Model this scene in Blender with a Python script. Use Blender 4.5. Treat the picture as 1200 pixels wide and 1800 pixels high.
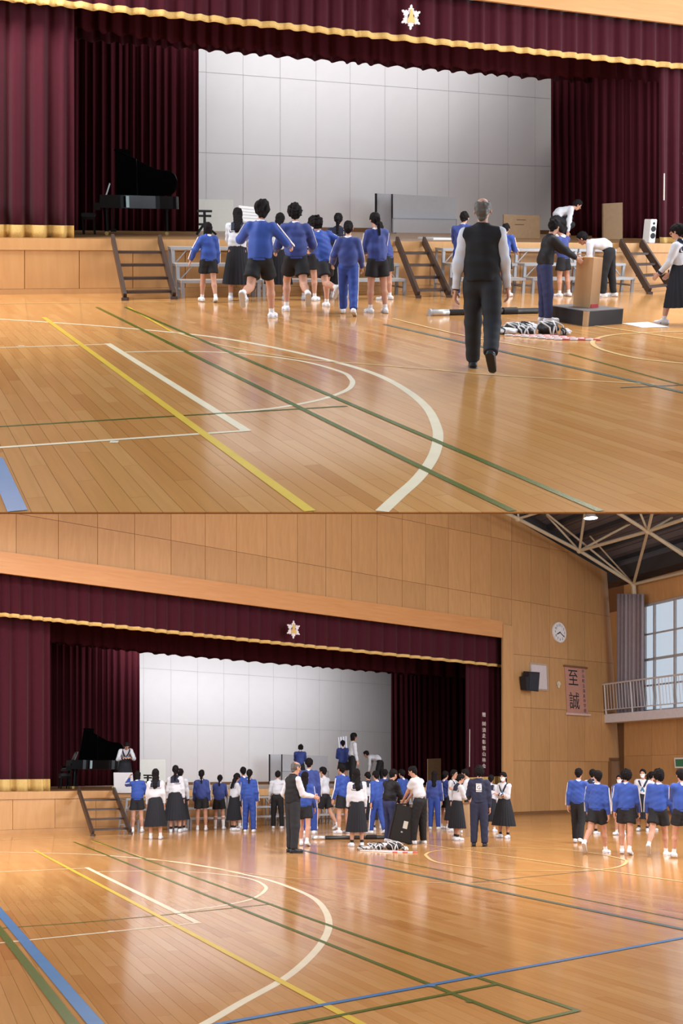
import bpy, bmesh, math, random
import numpy as np
from mathutils import Vector, Matrix

SC = bpy.context.scene
COL = SC.collection
for o in list(bpy.data.objects):
    bpy.data.objects.remove(o)

# ------------------------------------------------------------------ camera
FPX = 1800.0                      # focal length in pixels of the 1200 x 1800 frame
EYE = 1.5                         # eye height above either hall's floor
PITCH_A = math.atan(462.0 / FPX)  # the camera looks up from the lower hall's floor
cam_data = bpy.data.cameras.new('camera')
cam_data.sensor_fit = 'VERTICAL'
cam_data.sensor_height = 36.0
cam_data.lens = 36.0 * FPX / 1800.0
cam_data.clip_end = 400
cam = bpy.data.objects.new('camera', cam_data)
COL.objects.link(cam)
cam.matrix_world = Matrix.Translation((0, 0, EYE)) @ Matrix.Rotation(math.pi / 2 + PITCH_A, 4, 'X')
SC.camera = cam

# ------------------------------------------------------------------ light
SC.view_settings.view_transform = 'Standard'
SC.view_settings.look = 'None'
SC.view_settings.gamma = 1.0
SC.view_settings.exposure = 0.10
SC.view_settings.use_curve_mapping = False
world = bpy.data.worlds.new('world')
SC.world = world
world.use_nodes = True
world.node_tree.nodes['Background'].inputs[0].default_value = (0.84, 0.90, 1.0, 1)
world.node_tree.nodes['Background'].inputs[1].default_value = 0.72


# ------------------------------------------------------------------ the two halls
class Hall:
    """One gymnasium: its own floor at z = 0 and its own upright; M carries it into the world."""

    def __init__(self, horizon, roll_deg):
        d = (horizon - 900.0) * math.cos(math.radians(roll_deg))
        self.pitch = math.atan(d / FPX)
        self.C = (Matrix.Translation((0, 0, EYE)) @ Matrix.Rotation(math.pi / 2 + self.pitch, 4, 'X')
                  @ Matrix.Rotation(math.radians(roll_deg), 4, 'Z'))
        self.R = self.C.to_3x3()
        self.Ri = self.R.inverted()
        self.M = cam.matrix_world @ self.C.inverted()
        self.eye = Vector((0, 0, EYE))

    def ray(self, x, y):
        return self.R @ Vector(((x - 600.0) / FPX, (900.0 - y) / FPX, -1.0))

    def floor(self, x, y, z=0.0):
        d = self.ray(x, y)
        return self.eye + d * ((z - EYE) / d.z)

    def plane(self, x, y, p, n):
        d = self.ray(x, y)
        return self.eye + d * ((p - self.eye).dot(n) / d.dot(n))

    def pix(self, p):
        q = self.Ri @ (Vector(p) - self.eye)
        return 600.0 + FPX * q.x / -q.z, 900.0 - FPX * q.y / -q.z

    def set_stage(self, a, b, top):
        """Stage front: base line through pixels a, b on the floor; top = a pixel on the front edge of the deck."""
        self.s0, s1 = self.floor(*a), self.floor(*b)
        self.ds = (s1 - self.s0).normalized()           # along the stage, to the right
        self.n = Vector((-self.ds.y, self.ds.x, 0))     # into the stage
        self.zs = self.at(top[0], top[1]).z

    def at(self, x, y, r=1.0):
        """Point on the upright plane parallel to the stage front, r times as far from the eye."""
        p = self.plane(x, y, self.s0, self.n)
        return self.eye + (p - self.eye) * r

    def deck(self, x, r, z=None):
        """Point on the deck (or at height z) under image column x on plane r."""
        z = self.zs if z is None else z
        lo, hi = (300, 1600)
        y0, y1 = self.pix(self.s0)[1] - 700, self.pix(self.s0)[1] + 300
        for _ in range(50):
            ym = (y0 + y1) / 2
            if self.at(x, ym, r).z > z:
                y0 = ym
            else:
                y1 = ym
        return self.at(x, (y0 + y1) / 2, r)


LO = Hall(1362.0, 0.0)
UP = Hall(374.6, 1.04)
LO.name, UP.name = 'lower', 'upper'
LO.set_stage((0, 1466), (920, 1432), (0, 1392))
UP.set_stage((0, 518), (1190, 505), (0, 419))
MATS = {}


def lamp(hall, p, target, size, power, col=(1.0, 0.93, 0.82), size_y=None):
    d = bpy.data.lights.new('lamp', 'AREA')
    d.shape = 'RECTANGLE'
    d.size, d.size_y = size, size_y or size
    d.energy, d.color = power, col
    o = bpy.data.objects.new('lamp_light', d)
    COL.objects.link(o)
    z = (Vector(p) - Vector(target)).normalized()
    x = Vector((0, 1, 0)).cross(z) if abs(z.z) > .9 else Vector((0, 0, 1)).cross(z)
    o.matrix_world = hall.M @ frame_at(p, x, z.cross(x))
    return o


def frame_at(p, xdir, ydir):
    """Matrix with x along xdir, y close to ydir, origin p."""
    x = Vector(xdir).normalized()
    z = x.cross(Vector(ydir)).normalized()
    y = z.cross(x)
    return Matrix(((x.x, y.x, z.x, p[0]), (x.y, y.y, z.y, p[1]), (x.z, y.z, z.z, p[2]), (0, 0, 0, 1)))


# roof lamps of each hall, daylight from the gallery windows along its side, border lights in the stage loft
for hall_, k_ in ((LO, 0.62), (UP, 0.68)):
    for x_, y_, z_ in ((-6, 17, 6.6), (5, 17, 6.6), (-5, 24, 8.4), (6, 24, 8.4), (14, 28, 8.4)):
        lamp(hall_, (x_, y_, z_), (x_, y_, 0), 2.2, 760 * k_, (1.0, 0.95, 0.88))
    lamp(hall_, (19, 16, 4.6), (0, 20, 1.5), 12, 3000 * k_, (0.86, 0.93, 1.0), 4)
    lamp(hall_, (-17, 12, 4.2), (0, 20, 1.5), 10, 1800 * k_, (0.9, 0.95, 1.0), 4)
    for x_ in ((320, 460, 610) if hall_ is LO else (430, 650, 870)):
        p_ = hall_.deck(x_, 1.345, hall_.zs + 6.0)
        lamp(hall_, p_, p_ + hall_.n * 3 - Vector((0, 0, 3.4)), 4.0, 88 if hall_ is UP else 160, (0.93, 0.95, 1.0), .5)


# ------------------------------------------------------------------ materials
def nodes_of(name):
    m = bpy.data.materials.new(name)
    m.use_nodes = True
    nt = m.node_tree
    return m, nt, nt.nodes['Principled BSDF']


def add(nt, kind, **kw):
    n = nt.nodes.new(kind)
    for k, v in kw.items():
        setattr(n, k, v)
    return n


def mix_rgb(nt, fac, a, b, blend='MIX'):
    n = add(nt, 'ShaderNodeMix', data_type='RGBA', blend_type=blend)
    for i, v in ((0, fac), (6, a), (7, b)):
        if hasattr(v, 'links'):
            nt.links.new(v, n.inputs[i])
        elif i == 0:
            n.inputs[0].default_value = v
        else:
            n.inputs[i].default_value = (*v, 1)
    return n.outputs[2]


def mth(nt, op, a, b=None):
    n = add(nt, 'ShaderNodeMath', operation=op)
    for i, v in ((0, a), (1, b)):
        if v is None:
            continue
        if hasattr(v, 'links'):
            nt.links.new(v, n.inputs[i])
        else:
            n.inputs[i].default_value = v
    return n.outputs[0]


def plain(name, col, rough=0.7, metal=0.0, spec=0.3, vary=0.12, scale=9.0, sheen=0.0, bump=0.0):
    """Plain painted, woven or moulded surface: colour with faint mottling."""
    if name in MATS:
        return MATS[name]
    m, nt, b = nodes_of(name)
    tc = add(nt, 'ShaderNodeTexCoord')
    no = add(nt, 'ShaderNodeTexNoise')
    no.inputs['Scale'].default_value = scale
    no.inputs['Detail'].default_value = 3
    nt.links.new(tc.outputs['Object'], no.inputs['Vector'])
    lo = tuple(c * (1 - vary) for c in col)
    hi = tuple(min(1, c * (1 + vary)) for c in col)
    nt.links.new(mix_rgb(nt, no.outputs['Fac'], lo, hi), b.inputs['Base Color'])
    b.inputs['Roughness'].default_value = rough
    b.inputs['Metallic'].default_value = metal
    b.inputs['Specular IOR Level'].default_value = spec
    if sheen:
        b.inputs['Sheen Weight'].default_value = sheen
        b.inputs['Sheen Roughness'].default_value = 0.5
    if bump:
        bp = add(nt, 'ShaderNodeBump')
        bp.inputs['Strength'].default_value = bump
        bp.inputs['Distance'].default_value = 0.01
        nt.links.new(no.outputs['Fac'], bp.inputs['Height'])
        nt.links.new(bp.outputs[0], b.inputs['Normal'])
    MATS[name] = m
    return m


def wood(name, lo, hi, rough=0.45, stretch=(9, 9, 1.2), tone=0.16, spec=0.3):
    """Veneer: grain stretched along one axis, every board its own tone."""
    if name in MATS:
        return MATS[name]
    m, nt, b = nodes_of(name)
    tc = add(nt, 'ShaderNodeTexCoord')
    oi = add(nt, 'ShaderNodeObjectInfo')
    mp = add(nt, 'ShaderNodeMapping')
    mp.inputs['Scale'].default_value = stretch
    nt.links.new(tc.outputs['Object'], mp.inputs['Vector'])
    off = add(nt, 'ShaderNodeVectorMath', operation='SCALE')
    off.inputs[0].default_value = (13, 7, 5)
    nt.links.new(oi.outputs['Random'], off.inputs['Scale'])
    sm = add(nt, 'ShaderNodeVectorMath', operation='ADD')
    nt.links.new(mp.outputs[0], sm.inputs[0])
    nt.links.new(off.outputs[0], sm.inputs[1])
    no = add(nt, 'ShaderNodeTexNoise')
    no.inputs['Scale'].default_value = 1.0
    no.inputs['Detail'].default_value = 5
    no.inputs['Distortion'].default_value = 0.6
    nt.links.new(sm.outputs[0], no.inputs['Vector'])
    c = mix_rgb(nt, no.outputs['Fac'], lo, hi)
    t = mth(nt, 'MULTIPLY_ADD', oi.outputs['Random'], tone)
    t.node.inputs[2].default_value = 1 - tone / 2
    hs = add(nt, 'ShaderNodeHueSaturation')
    nt.links.new(t, hs.inputs['Value'])
    nt.links.new(c, hs.inputs['Color'])
    nt.links.new(hs.outputs[0], b.inputs['Base Color'])
    b.inputs['Roughness'].default_value = rough
    b.inputs['Specular IOR Level'].default_value = spec
    MATS[name] = m
    return m


def floor_material(name, du, dv, w, ln):
    """Strip flooring: tone of every strip, joints and grain from the strip's own number."""
    m, nt, b = nodes_of(name)
    tc = add(nt, 'ShaderNodeTexCoord')

    def dot(v, s):
        d = add(nt, 'ShaderNodeVectorMath', operation='DOT_PRODUCT')
        nt.links.new(tc.outputs['Object'], d.inputs[0])
        d.inputs[1].default_value = (v.x / s, v.y / s, 0)
        return d.outputs['Value']
    u = dot(du, w)
    row = mth(nt, 'FLOOR', u)
    shift = mth(nt, 'FRACT', mth(nt, 'MULTIPLY', row, 0.618034))
    v = mth(nt, 'ADD', dot(dv, ln), shift)
    colm = mth(nt, 'FLOOR', v)
    cx = add(nt, 'ShaderNodeCombineXYZ')
    nt.links.new(row, cx.inputs[0])
    nt.links.new(colm, cx.inputs[1])
    wn = add(nt, 'ShaderNodeTexWhiteNoise', noise_dimensions='2D')
    nt.links.new(cx.outputs[0], wn.inputs['Vector'])
    g = add(nt, 'ShaderNodeCombineXYZ')
    nt.links.new(mth(nt, 'MULTIPLY', u, 2.2), g.inputs[0])
    nt.links.new(mth(nt, 'MULTIPLY', v, 2.0), g.inputs[1])
    nt.links.new(mth(nt, 'MULTIPLY', wn.outputs['Value'], 40.0), g.inputs[2])
    no = add(nt, 'ShaderNodeTexNoise')
    no.inputs['Scale'].default_value = 1.0
    no.inputs['Detail'].default_value = 6
    no.inputs['Distortion'].default_value = 0.7
    nt.links.new(g.outputs[0], no.inputs['Vector'])
    ramp = add(nt, 'ShaderNodeValToRGB')
    e = ramp.color_ramp.elements
    e[0].position, e[0].color = 0.0, (0.52, 0.235, 0.070, 1)
    e[1].position, e[1].color = 1.0, (0.67, 0.365, 0.135, 1)
    for p, c in ((0.06, (0.595, 0.290, 0.094, 1)), (0.40, (0.615, 0.310, 0.104, 1)), (0.8, (0.64, 0.335, 0.118, 1))):
        x = ramp.color_ramp.elements.new(p)
        x.color = c
    nt.links.new(wn.outputs['Value'], ramp.inputs[0])
    gr = mix_rgb(nt, no.outputs['Fac'], (0.72, 0.72, 0.72), (1.2, 1.16, 1.12))
    c = mix_rgb(nt, 0.55, ramp.outputs[0], gr, 'MULTIPLY')
    # narrow dark joint between strips
    fr = mth(nt, 'FRACT', u)
    edge = mth(nt, 'MAXIMUM', mth(nt, 'LESS_THAN', fr, 0.035), mth(nt, 'GREATER_THAN', fr, 0.965))
    fv = mth(nt, 'FRACT', v)
    edge = mth(nt, 'MAXIMUM', edge, mth(nt, 'LESS_THAN', fv, 0.004))
    c = mix_rgb(nt, mth(nt, 'MULTIPLY', edge, 0.18), c, (0.16, 0.06, 0.015))
    nt.links.new(c, b.inputs['Base Color'])
    n2 = add(nt, 'ShaderNodeTexNoise')
    n2.inputs['Scale'].default_value = 0.9
    nt.links.new(tc.outputs['Object'], n2.inputs['Vector'])
    rr = mth(nt, 'MULTIPLY_ADD', n2.outputs['Fac'], 0.08)
    rr.node.inputs[2].default_value = 0.10
    nt.links.new(rr, b.inputs['Roughness'])
    b.inputs['Specular IOR Level'].default_value = 0.42
    bp = add(nt, 'ShaderNodeBump')
    bp.inputs['Strength'].default_value = 0.12
    bp.inputs['Distance'].default_value = 0.002
    nt.links.new(wn.outputs['Value'], bp.inputs['Height'])
    nt.links.new(bp.outputs[0], b.inputs['Normal'])
    return m


# ------------------------------------------------------------------ objects
def make_mesh(name, verts, faces, smooth=False):
    me = bpy.data.meshes.new(name)
    me.from_pydata([tuple(v) for v in verts], [], faces)
    if smooth:
        me.polygons.foreach_set('use_smooth', [True] * len(me.polygons))
    me.update()
    return me


def obj(name, me, mat=None, parent=None, hall=None, M=None):
    """Link a mesh; without a parent it stands in its hall."""
    o = bpy.data.objects.new(name, me)
    COL.objects.link(o)
    if mat is not None and me is not None:
        ms = mat if isinstance(mat, (list, tuple)) else [mat]
        if not len(me.materials):
            for x in ms:
                me.materials.append(x)
    if parent is not None:
        o.parent = parent
        if M is not None:
            o.matrix_local = M
    else:
        base = hall.M if hall is not None else Matrix.Identity(4)
        o.matrix_world = base @ M if M is not None else base
    return o


def tag(o, label, cat, group=None, kind=None):
    o['label'] = label
    o['category'] = cat
    if group:
        o['group'] = group
    if kind:
        o['kind'] = kind
    return o


def thing(name, label, cat, hall, M=None, group=None, kind=None):
    return tag(obj(name, None, None, None, hall, M), label, cat, group, kind)


class MB:
    """Collects simple solids into one mesh."""

    def __init__(self):
        self.v, self.f = [], []

    def poly(self, vs, fs):
        b = len(self.v)
        self.v += [Vector(x) for x in vs]
        self.f += [tuple(b + i for i in f) for f in fs]
        return self

    def box(self, lo, hi, M=None):
        vs = [Vector((x, y, z)) for z in (lo[2], hi[2]) for y in (lo[1], hi[1]) for x in (lo[0], hi[0])]
        if M is not None:
            vs = [M @ v for v in vs]
        return self.poly(vs, [(0, 2, 3, 1), (4, 5, 7, 6), (0, 1, 5, 4), (2, 6, 7, 3), (0, 4, 6, 2), (1, 3, 7, 5)])

    def slab(self, quad, d):
        """Quad (four points) thickened by the vector d."""
        q = [Vector(p) for p in quad]
        n = len(q)
        vs = q + [p + d for p in q]
        fs = [tuple(range(n))[::-1], tuple(range(n, 2 * n))]
        fs += [(i, (i + 1) % n, n + (i + 1) % n, n + i) for i in range(n)]
        return self.poly(vs, fs)

    def tube(self, pts, r, seg=8, r2=None):
        pts = [Vector(p) for p in pts]
        b = len(self.v)
        n = len(pts)
        for i, p in enumerate(pts):
            d = (pts[min(i + 1, n - 1)] - pts[max(i - 1, 0)]).normalized()
            a = d.cross(Vector((0, 0, 1)))
            if a.length < 1e-3:
                a = d.cross(Vector((1, 0, 0)))
            a.normalize()
            c = d.cross(a)
            rr = r if r2 is None else r + (r2 - r) * i / max(1, n - 1)
            for k in range(seg):
                t = 2 * math.pi * k / seg
                self.v.append(p + a * (rr * math.cos(t)) + c * (rr * math.sin(t)))
        for i in range(n - 1):
            for k in range(seg):
                k2 = (k + 1) % seg
                self.f.append((b + i * seg + k, b + i * seg + k2, b + (i + 1) * seg + k2, b + (i + 1) * seg + k))
        self.f.append(tuple(b + k for k in range(seg))[::-1])
        self.f.append(tuple(b + (n - 1) * seg + k for k in range(seg)))
        return self

    def bar(self, a, b_, w, h, up=Vector((0, 0, 1))):
        """Rectangular bar from a to b_."""
        a, b_ = Vector(a), Vector(b_)
        d = (b_ - a).normalized()
        s = d.cross(up)
        if s.length < 1e-3:
            s = d.cross(Vector((0, 1, 0)))
        s.normalize()
        u = s.cross(d)
        s, u = s * (w / 2), u * (h / 2)
        vs = [p + sx * s + sz * u for p in (a, b_) for sx, sz in ((-1, -1), (1, -1), (1, 1), (-1, 1))]
        return self.poly(vs, [(3, 2, 1, 0), (4, 5, 6, 7), (0, 1, 5, 4), (1, 2, 6, 5), (2, 3, 7, 6), (3, 0, 4, 7)])

    def disc(self, M, r, depth, seg=32):
        vs = [M @ Vector((r * math.cos(2 * math.pi * k / seg), r * math.sin(2 * math.pi * k / seg), z)) for z in (0, depth) for k in range(seg)]
        fs = [tuple(range(seg))[::-1], tuple(range(seg, 2 * seg))]
        fs += [(k, (k + 1) % seg, seg + (k + 1) % seg, seg + k) for k in range(seg)]
        return self.poly(vs, fs)

    def build(self, name, mat, parent=None, hall=None, M=None, smooth=False, bevel=0.0):
        me = make_mesh(name, self.v, self.f, smooth)
        bm = bmesh.new()
        bm.from_mesh(me)
        if bevel:
            bmesh.ops.bevel(bm, geom=[e for e in bm.edges if len(e.link_faces) == 2 and e.calc_face_angle() > 0.6], offset=bevel, segments=2, affect='EDGES')
        bmesh.ops.recalc_face_normals(bm, faces=bm.faces)
        bm.to_mesh(me)
        bm.free()
        return obj(name, me, mat, parent, hall, M)


def text_mesh(name, s, mat, parent, M, size, thick=0.004, hall=None):
    cu = bpy.data.curves.new(name, 'FONT')
    cu.body = s
    cu.size = size
    cu.align_x, cu.align_y = 'CENTER', 'CENTER'
    cu.extrude = thick
    t = bpy.data.objects.new(name + '_source', cu)
    COL.objects.link(t)
    dg = bpy.context.evaluated_depsgraph_get()
    me = bpy.data.meshes.new_from_object(t.evaluated_get(dg))
    bpy.data.objects.remove(t)
    me.materials.clear()
    return obj(name, me, mat, parent, hall, M)


def lerp(a, b, t):
    return a + (b - a) * t


def line_y(pts):
    """Piecewise-linear y(x) through pixel points."""
    def f(x):
        for (x0, y0), (x1, y1) in zip(pts, pts[1:]):
            if x <= x1 or (x1, y1) == pts[-1]:
                return y0 + (y1 - y0) * (x - x0) / (x1 - x0)
    return f


# colours of the place
M_PLY = wood('plywood', (0.455, 0.245, 0.096), (0.61, 0.355, 0.158), 0.42)
M_BEAM = wood('beam_wood', (0.54, 0.245, 0.085), (0.70, 0.36, 0.145), 0.4, (1.0, 1.0, 14))
M_STAGEFRONT = wood('stage_wood', (0.50, 0.265, 0.105), (0.62, 0.36, 0.16), 0.42)
M_DECK = wood('deck_wood', (0.30, 0.15, 0.06), (0.42, 0.23, 0.10), 0.35)
M_RED = plain('maroon_velvet', (0.058, 0.009, 0.017), 0.9, sheen=0.12, spec=0.08)
M_REDDK = plain('maroon_lining', (0.062, 0.011, 0.016), 0.95, spec=0.03)
M_GOLD = plain('gold_fringe', (0.68, 0.46, 0.16), 0.6, scale=60, vary=0.3, bump=0.5)
M_WHITEWALL = plain('white_panel', (0.82, 0.80, 0.80), 0.6, vary=0.03, scale=2)
M_DARK = plain('dark_backing', (0.012, 0.008, 0.008), 0.9, spec=0.05)
M_BROWNMETAL = plain('brown_steel', (0.060, 0.036, 0.028), 0.45, spec=0.5)
M_GREYMETAL = plain('grey_steel', (0.37, 0.385, 0.42), 0.4, spec=0.5)
M_BLACKGLOSS = plain('black_lacquer', (0.003, 0.003, 0.004), 0.22, spec=0.16, vary=0)
M_BLACK = plain('black_matt', (0.012, 0.012, 0.014), 0.6)
M_WHITE = plain('white_paint', (0.80, 0.80, 0.80), 0.5, vary=0.03)
M_CREAM = plain('cream_board', (0.72, 0.69, 0.62), 0.6, vary=0.04)
M_GREYBOARD = plain('pale_grey_board', (0.60, 0.60, 0.63), 0.6, vary=0.04)
M_TAN = plain('tan_board', (0.42, 0.27, 0.15), 0.6)
M_BASE = plain('brown_skirting', (0.22, 0.11, 0.05), 0.5)

# ------------------------------------------------------------------ floors
def clip_poly(poly, n, c):
    """Keep the side of the line n.p >= c."""
    out = []
    for i, p in enumerate(poly):
        q = poly[(i + 1) % len(poly)]
        dp, dq = n.dot(p) - c, n.dot(q) - c
        if dp >= 0:
            out.append(p)
        if dp * dq < 0:
            out.append(p + (q - p) * (dp / (dp - dq)))
    return out


def catmull(pts, n=8):
    if len(pts) < 3:
        return list(pts)
    out = []
    P = [pts[0]] + list(pts) + [pts[-1]]
    for i in range(1, len(P) - 2):
        a, b, c, d = P[i - 1], P[i], P[i + 1], P[i + 2]
        for k in range(n):
            t = k / n
            out.append(0.5 * ((2 * b) + (c - a) * t + (2 * a - 5 * b + 4 * c - d) * t * t + (3 * b - a - 3 * c + d) * t ** 3))
    out.append(pts[-1])
    return out


def build_floor(hall, label, vp, edge_row, keep_to, near_rect, paints):
    dv = hall.ray(*vp)
    dv.z = 0
    dv.normalize()                       # strips run this way
    du = Vector((dv.y, -dv.x, 0))
    w, ln = 0.105, 1.9
    mat = floor_material('strip_floor_' + hall.name, du, dv, w, ln)
    under = plain('floor_bedding', (0.26, 0.12, 0.04), 0.8)
    # outline of the floor in hall coordinates
    L, Rr, far = keep_to
    if edge_row is None:
        outline = [Vector((L, -4, 0)), Vector((Rr, -4, 0)), Vector((Rr, far, 0)), Vector((L, far, 0))]
    else:
        a, b = hall.floor(-500, edge_row), hall.floor(1700, edge_row)
        outline = [a, b, Vector((b.x + 14, far, 0)), Vector((a.x - 14, far, 0))]
    # stop at the stage front / back wall
    outline = clip_poly(outline, -hall.n, -(hall.s0 + hall.n * 0.3).dot(hall.n))
    # strips are laid as pieces up to this line, drawn by the material beyond it
    cut = near_rect
    far_part = clip_poly(outline, Vector((0, 1, 0)), cut)
    near_part = clip_poly(outline, Vector((0, -1, 0)), -cut)
    mb = MB()
    mb.slab(far_part, Vector((0, 0, -0.012)))
    root = mb.build('floor', mat, None, hall)
    tag(root, label, 'floor', kind='structure')
    bed = MB().slab([p + Vector((0, 0, -0.006)) for p in near_part], Vector((0, 0, -0.006))).build('bedding', under, root)
    # strips
    us = [du.dot(p) for p in near_part]
    vs = [dv.dot(p) for p in near_part]
    lines = []
    for i, p in enumerate(near_part):
        q = near_part[(i + 1) % len(near_part)]
        e = q - p
        nn = Vector((-e.y, e.x, 0))
        lines.append((nn, nn.dot(p)))
    strips = []
    for row in range(math.floor(min(us) / w), math.ceil(max(us) / w)):
        sh = (row * 0.618034) % 1.0
        for c in range(math.floor(min(vs) / ln + sh), math.ceil(max(vs) / ln + sh)):
            g, e = 0.0007, 0.0006
            u0, u1 = row * w + g, (row + 1) * w - g
            v0, v1 = (c - sh) * ln + e, (c + 1 - sh) * ln - e
            poly = [du * a + dv * b for a, b in ((u0, v0), (u1, v0), (u1, v1), (u0, v1))]
            for nn, cc in lines:
                poly = clip_poly(poly, nn, cc)
                if not poly:
                    break
            if not poly:
                continue
            m = sum(poly, Vector()) / len(poly)
            q = hall.Ri @ (m - hall.eye)
            seen = False
            if q.z < -0.5:
                x, y = hall.pix(m)
                seen = -60 < x < 1260 and (y < 1830 if hall is LO else y < 905)
            strips.append((not seen, m.length, poly))
    strips.sort(key=lambda s: s[:2])
    rest = MB()
    for i, (_, _, poly) in enumerate(strips):
        z = Vector((0, 0, -0.0055))
        if i < 300:
            s = MB().slab(poly, z)
            me = make_mesh('strip', s.v, [tuple(reversed(f)) for f in s.f])
            obj('floor_strip', me, mat, root)
        else:
            rest.slab(poly, z)
    if rest.v:
        o = obj('floor_strip', make_mesh('strips', rest.v, [tuple(reversed(f)) for f in rest.f]), mat, root)
        o['kind'] = 'stuff'
    # painted court lines
    zz = 0.0012
    for mname, width, pts in paints:
        P = catmull([hall.floor(*p) for p in pts])
        vs_, fs = [], []
        for i, p in enumerate(P):
            d = P[min(i + 1, len(P) - 1)] - P[max(i - 1, 0)]
            s = Vector((-d.y, d.x, 0)).normalized() * (width / 2)
            vs_ += [p + s + Vector((0, 0, zz)), p - s + Vector((0, 0, zz))]
            if i:
                fs.append((2 * i - 2, 2 * i - 1, 2 * i + 1, 2 * i))
        o = obj('court_line', make_mesh('court_line', vs_, [tuple(reversed(f)) for f in fs]), PAINT[mname], root)
        zz += 0.0002
    return root, du, dv


PAINT = {k: plain('paint_' + k, c, 0.25, spec=0.34, vary=0.1, scale=4) for k, c in
         dict(white=(0.86, 0.78, 0.57), yellow=(0.76, 0.54, 0.07), green=(0.075, 0.13, 0.015), blue=(0.05, 0.21, 0.47), teal=(0.10, 0.15, 0.12), faint=(0.80, 0.56, 0.25)).items()}

LO_PAINT = [
    ('white', 0.075, [(-60, 1498), (0, 1498), (150, 1501.5), (280, 1512), (350, 1521), (425, 1536), (475, 1548), (525, 1566), (555, 1582), (572, 1602), (578, 1625), (570, 1650), (545, 1682), (500, 1720), (425, 1762), (360, 1800), (260, 1850)]),
    ('white', 0.05, [(167, 1532.5), (250, 1531), (325, 1532), (390, 1537), (440, 1545), (465, 1557), (464, 1567), (440, 1581), (390, 1592), (350, 1598), (315, 1602)]),
    ('white', 0.05, [(-60, 1535), (154, 1526)]), ('white', 0.075, [(152, 1525), (349, 1623)]), ('white', 0.05, [(351, 1622), (-60, 1664)]),
    ('white', 0.06, [(190, 1637), (200, 1637)]), ('white', 0.06, [(17, 1655), (27, 1655)]),
    ('green', 0.035, [(-60, 1638), (0, 1632), (200, 1617), (480, 1589)]),
    ('yellow', 0.065, [(60, 1494), (600, 1782), (700, 1835)]),
    ('yellow', 0.04, [(160, 1478), (250, 1507)]), ('faint', 0.04, [(250, 1507), (470, 1540), (600, 1546), (800, 1553), (1010, 1556)]),
    ('green', 0.05, [(130, 1480), (600, 1669), (925, 1797.5)]), ('green', 0.05, [(165, 1478), (600, 1634.5), (1015, 1777)]),
    ('green', 0.05, [(1017, 1776.5), (922, 1798.5)]), ('green', 0.05, [(500, 1805), (600, 1785), (875, 1730)]), ('green', 0.06, [(820, 1762), (832, 1761)]),
    ('blue', 0.06, [(300, 1816), (600, 1761), (1200, 1649), (1300, 1630)]), ('blue', 0.06, [(752, 1734), (765, 1733)]),
    ('blue', 0.10, [(-20, 1580), (0, 1604), (170, 1803), (200, 1838)]), ('green', 0.075, [(-20, 1612), (0, 1636), (130, 1803), (150, 1830)]),
    ('teal', 0.09, [(530, 1494), (600, 1510), (1200, 1634), (1300, 1655)]), ('green', 0.03, [(675, 1510), (1200, 1617), (1300, 1637)]),
    ('faint', 0.06, [(747, 1503), (760, 1497), (810, 1492), (900, 1490.5), (985, 1494), (1050, 1501), (1095, 1511), (1100, 1516), (1092, 1522), (1065, 1528), (1000, 1531), (900, 1530), (825, 1525), (765, 1515), (747, 1503)]),
    ('faint', 0.06, [(740, 1484), (1025, 1525), (1300, 1565)]), ('teal', 0.03, [(825, 1552), (1050, 1530)]),
    ('faint', 0.05, [(-60, 1478), (160, 1471), (300, 1466)]),
]
UP_PAINT = [
    ('white', 0.075, [(-60, 558), (0, 561), (150, 571), (300, 584), (400, 596), (500, 615), (600, 639), (665, 660), (715, 687), (750, 717), (767, 750), (769, 775), (760, 805), (735, 840), (700, 872), (671, 899)]),
    ('white', 0.05, [(220, 619), (300, 617.5), (400, 620), (475, 627), (540, 637), (600, 654), (616, 665), (619, 675), (607, 687), (565, 702), (500, 715), (450, 721), (387, 727)]),
    ('white', 0.05, [(-60, 613), (192, 605)]), ('white', 0.075, [(189, 604), (434, 758)]), ('white', 0.05, [(437, 757), (-60, 791)]),
    ('white', 0.06, [(193, 777), (208, 777)]), ('white', 0.05, [(32, 608), (43, 608)]),
    ('green', 0.035, [(-60, 754), (0, 750), (300, 732), (610, 714)]),
    ('yellow', 0.065, [(77, 558), (545, 899)]), ('yellow', 0.04, [(225, 540), (300, 582)]), ('faint', 0.04, [(300, 582), (380, 605), (520, 630), (640, 640), (750, 649), (875, 660), (1150, 676)]),
    ('green', 0.05, [(170, 540), (600, 753), (901, 899)]), ('green', 0.05, [(220, 540), (600, 704), (1055, 899)]),
    ('blue', 0.10, [(-10, 806), (0, 828), (31, 899)]),
    ('teal', 0.075, [(675, 570), (900, 622), (1200, 690), (1300, 714)]), ('faint', 0.045, [(690, 560), (815, 590), (1000, 622)]), ('green', 0.03, [(1000, 622), (1180, 672), (1300, 700)]),
    ('faint', 0.06, [(1260, 583), (1200, 583), (1100, 587), (1060, 592), (1042, 600), (1047, 610), (1075, 620), (1125, 631), (1200, 639), (1260, 642)]),
    ('faint', 0.06, [(1046, 573), (1200, 596), (1280, 608)]), ('faint', 0.05, [(-60, 535), (0, 534), (300, 531), (420, 531)]),
    ('teal', 0.03, [(1090, 682), (1200, 677)]),
]
build_floor(LO, 'polished orange strip floor with white, green and blue court lines, lower hall', (-150, 1365), None, (-25, 32, 60), 15.0, LO_PAINT)
build_floor(UP, 'polished orange strip floor with white arcs and green court lines, upper hall', (-195, 360), 899.6, (-25, 30, 45), 14.0, UP_PAINT)


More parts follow.
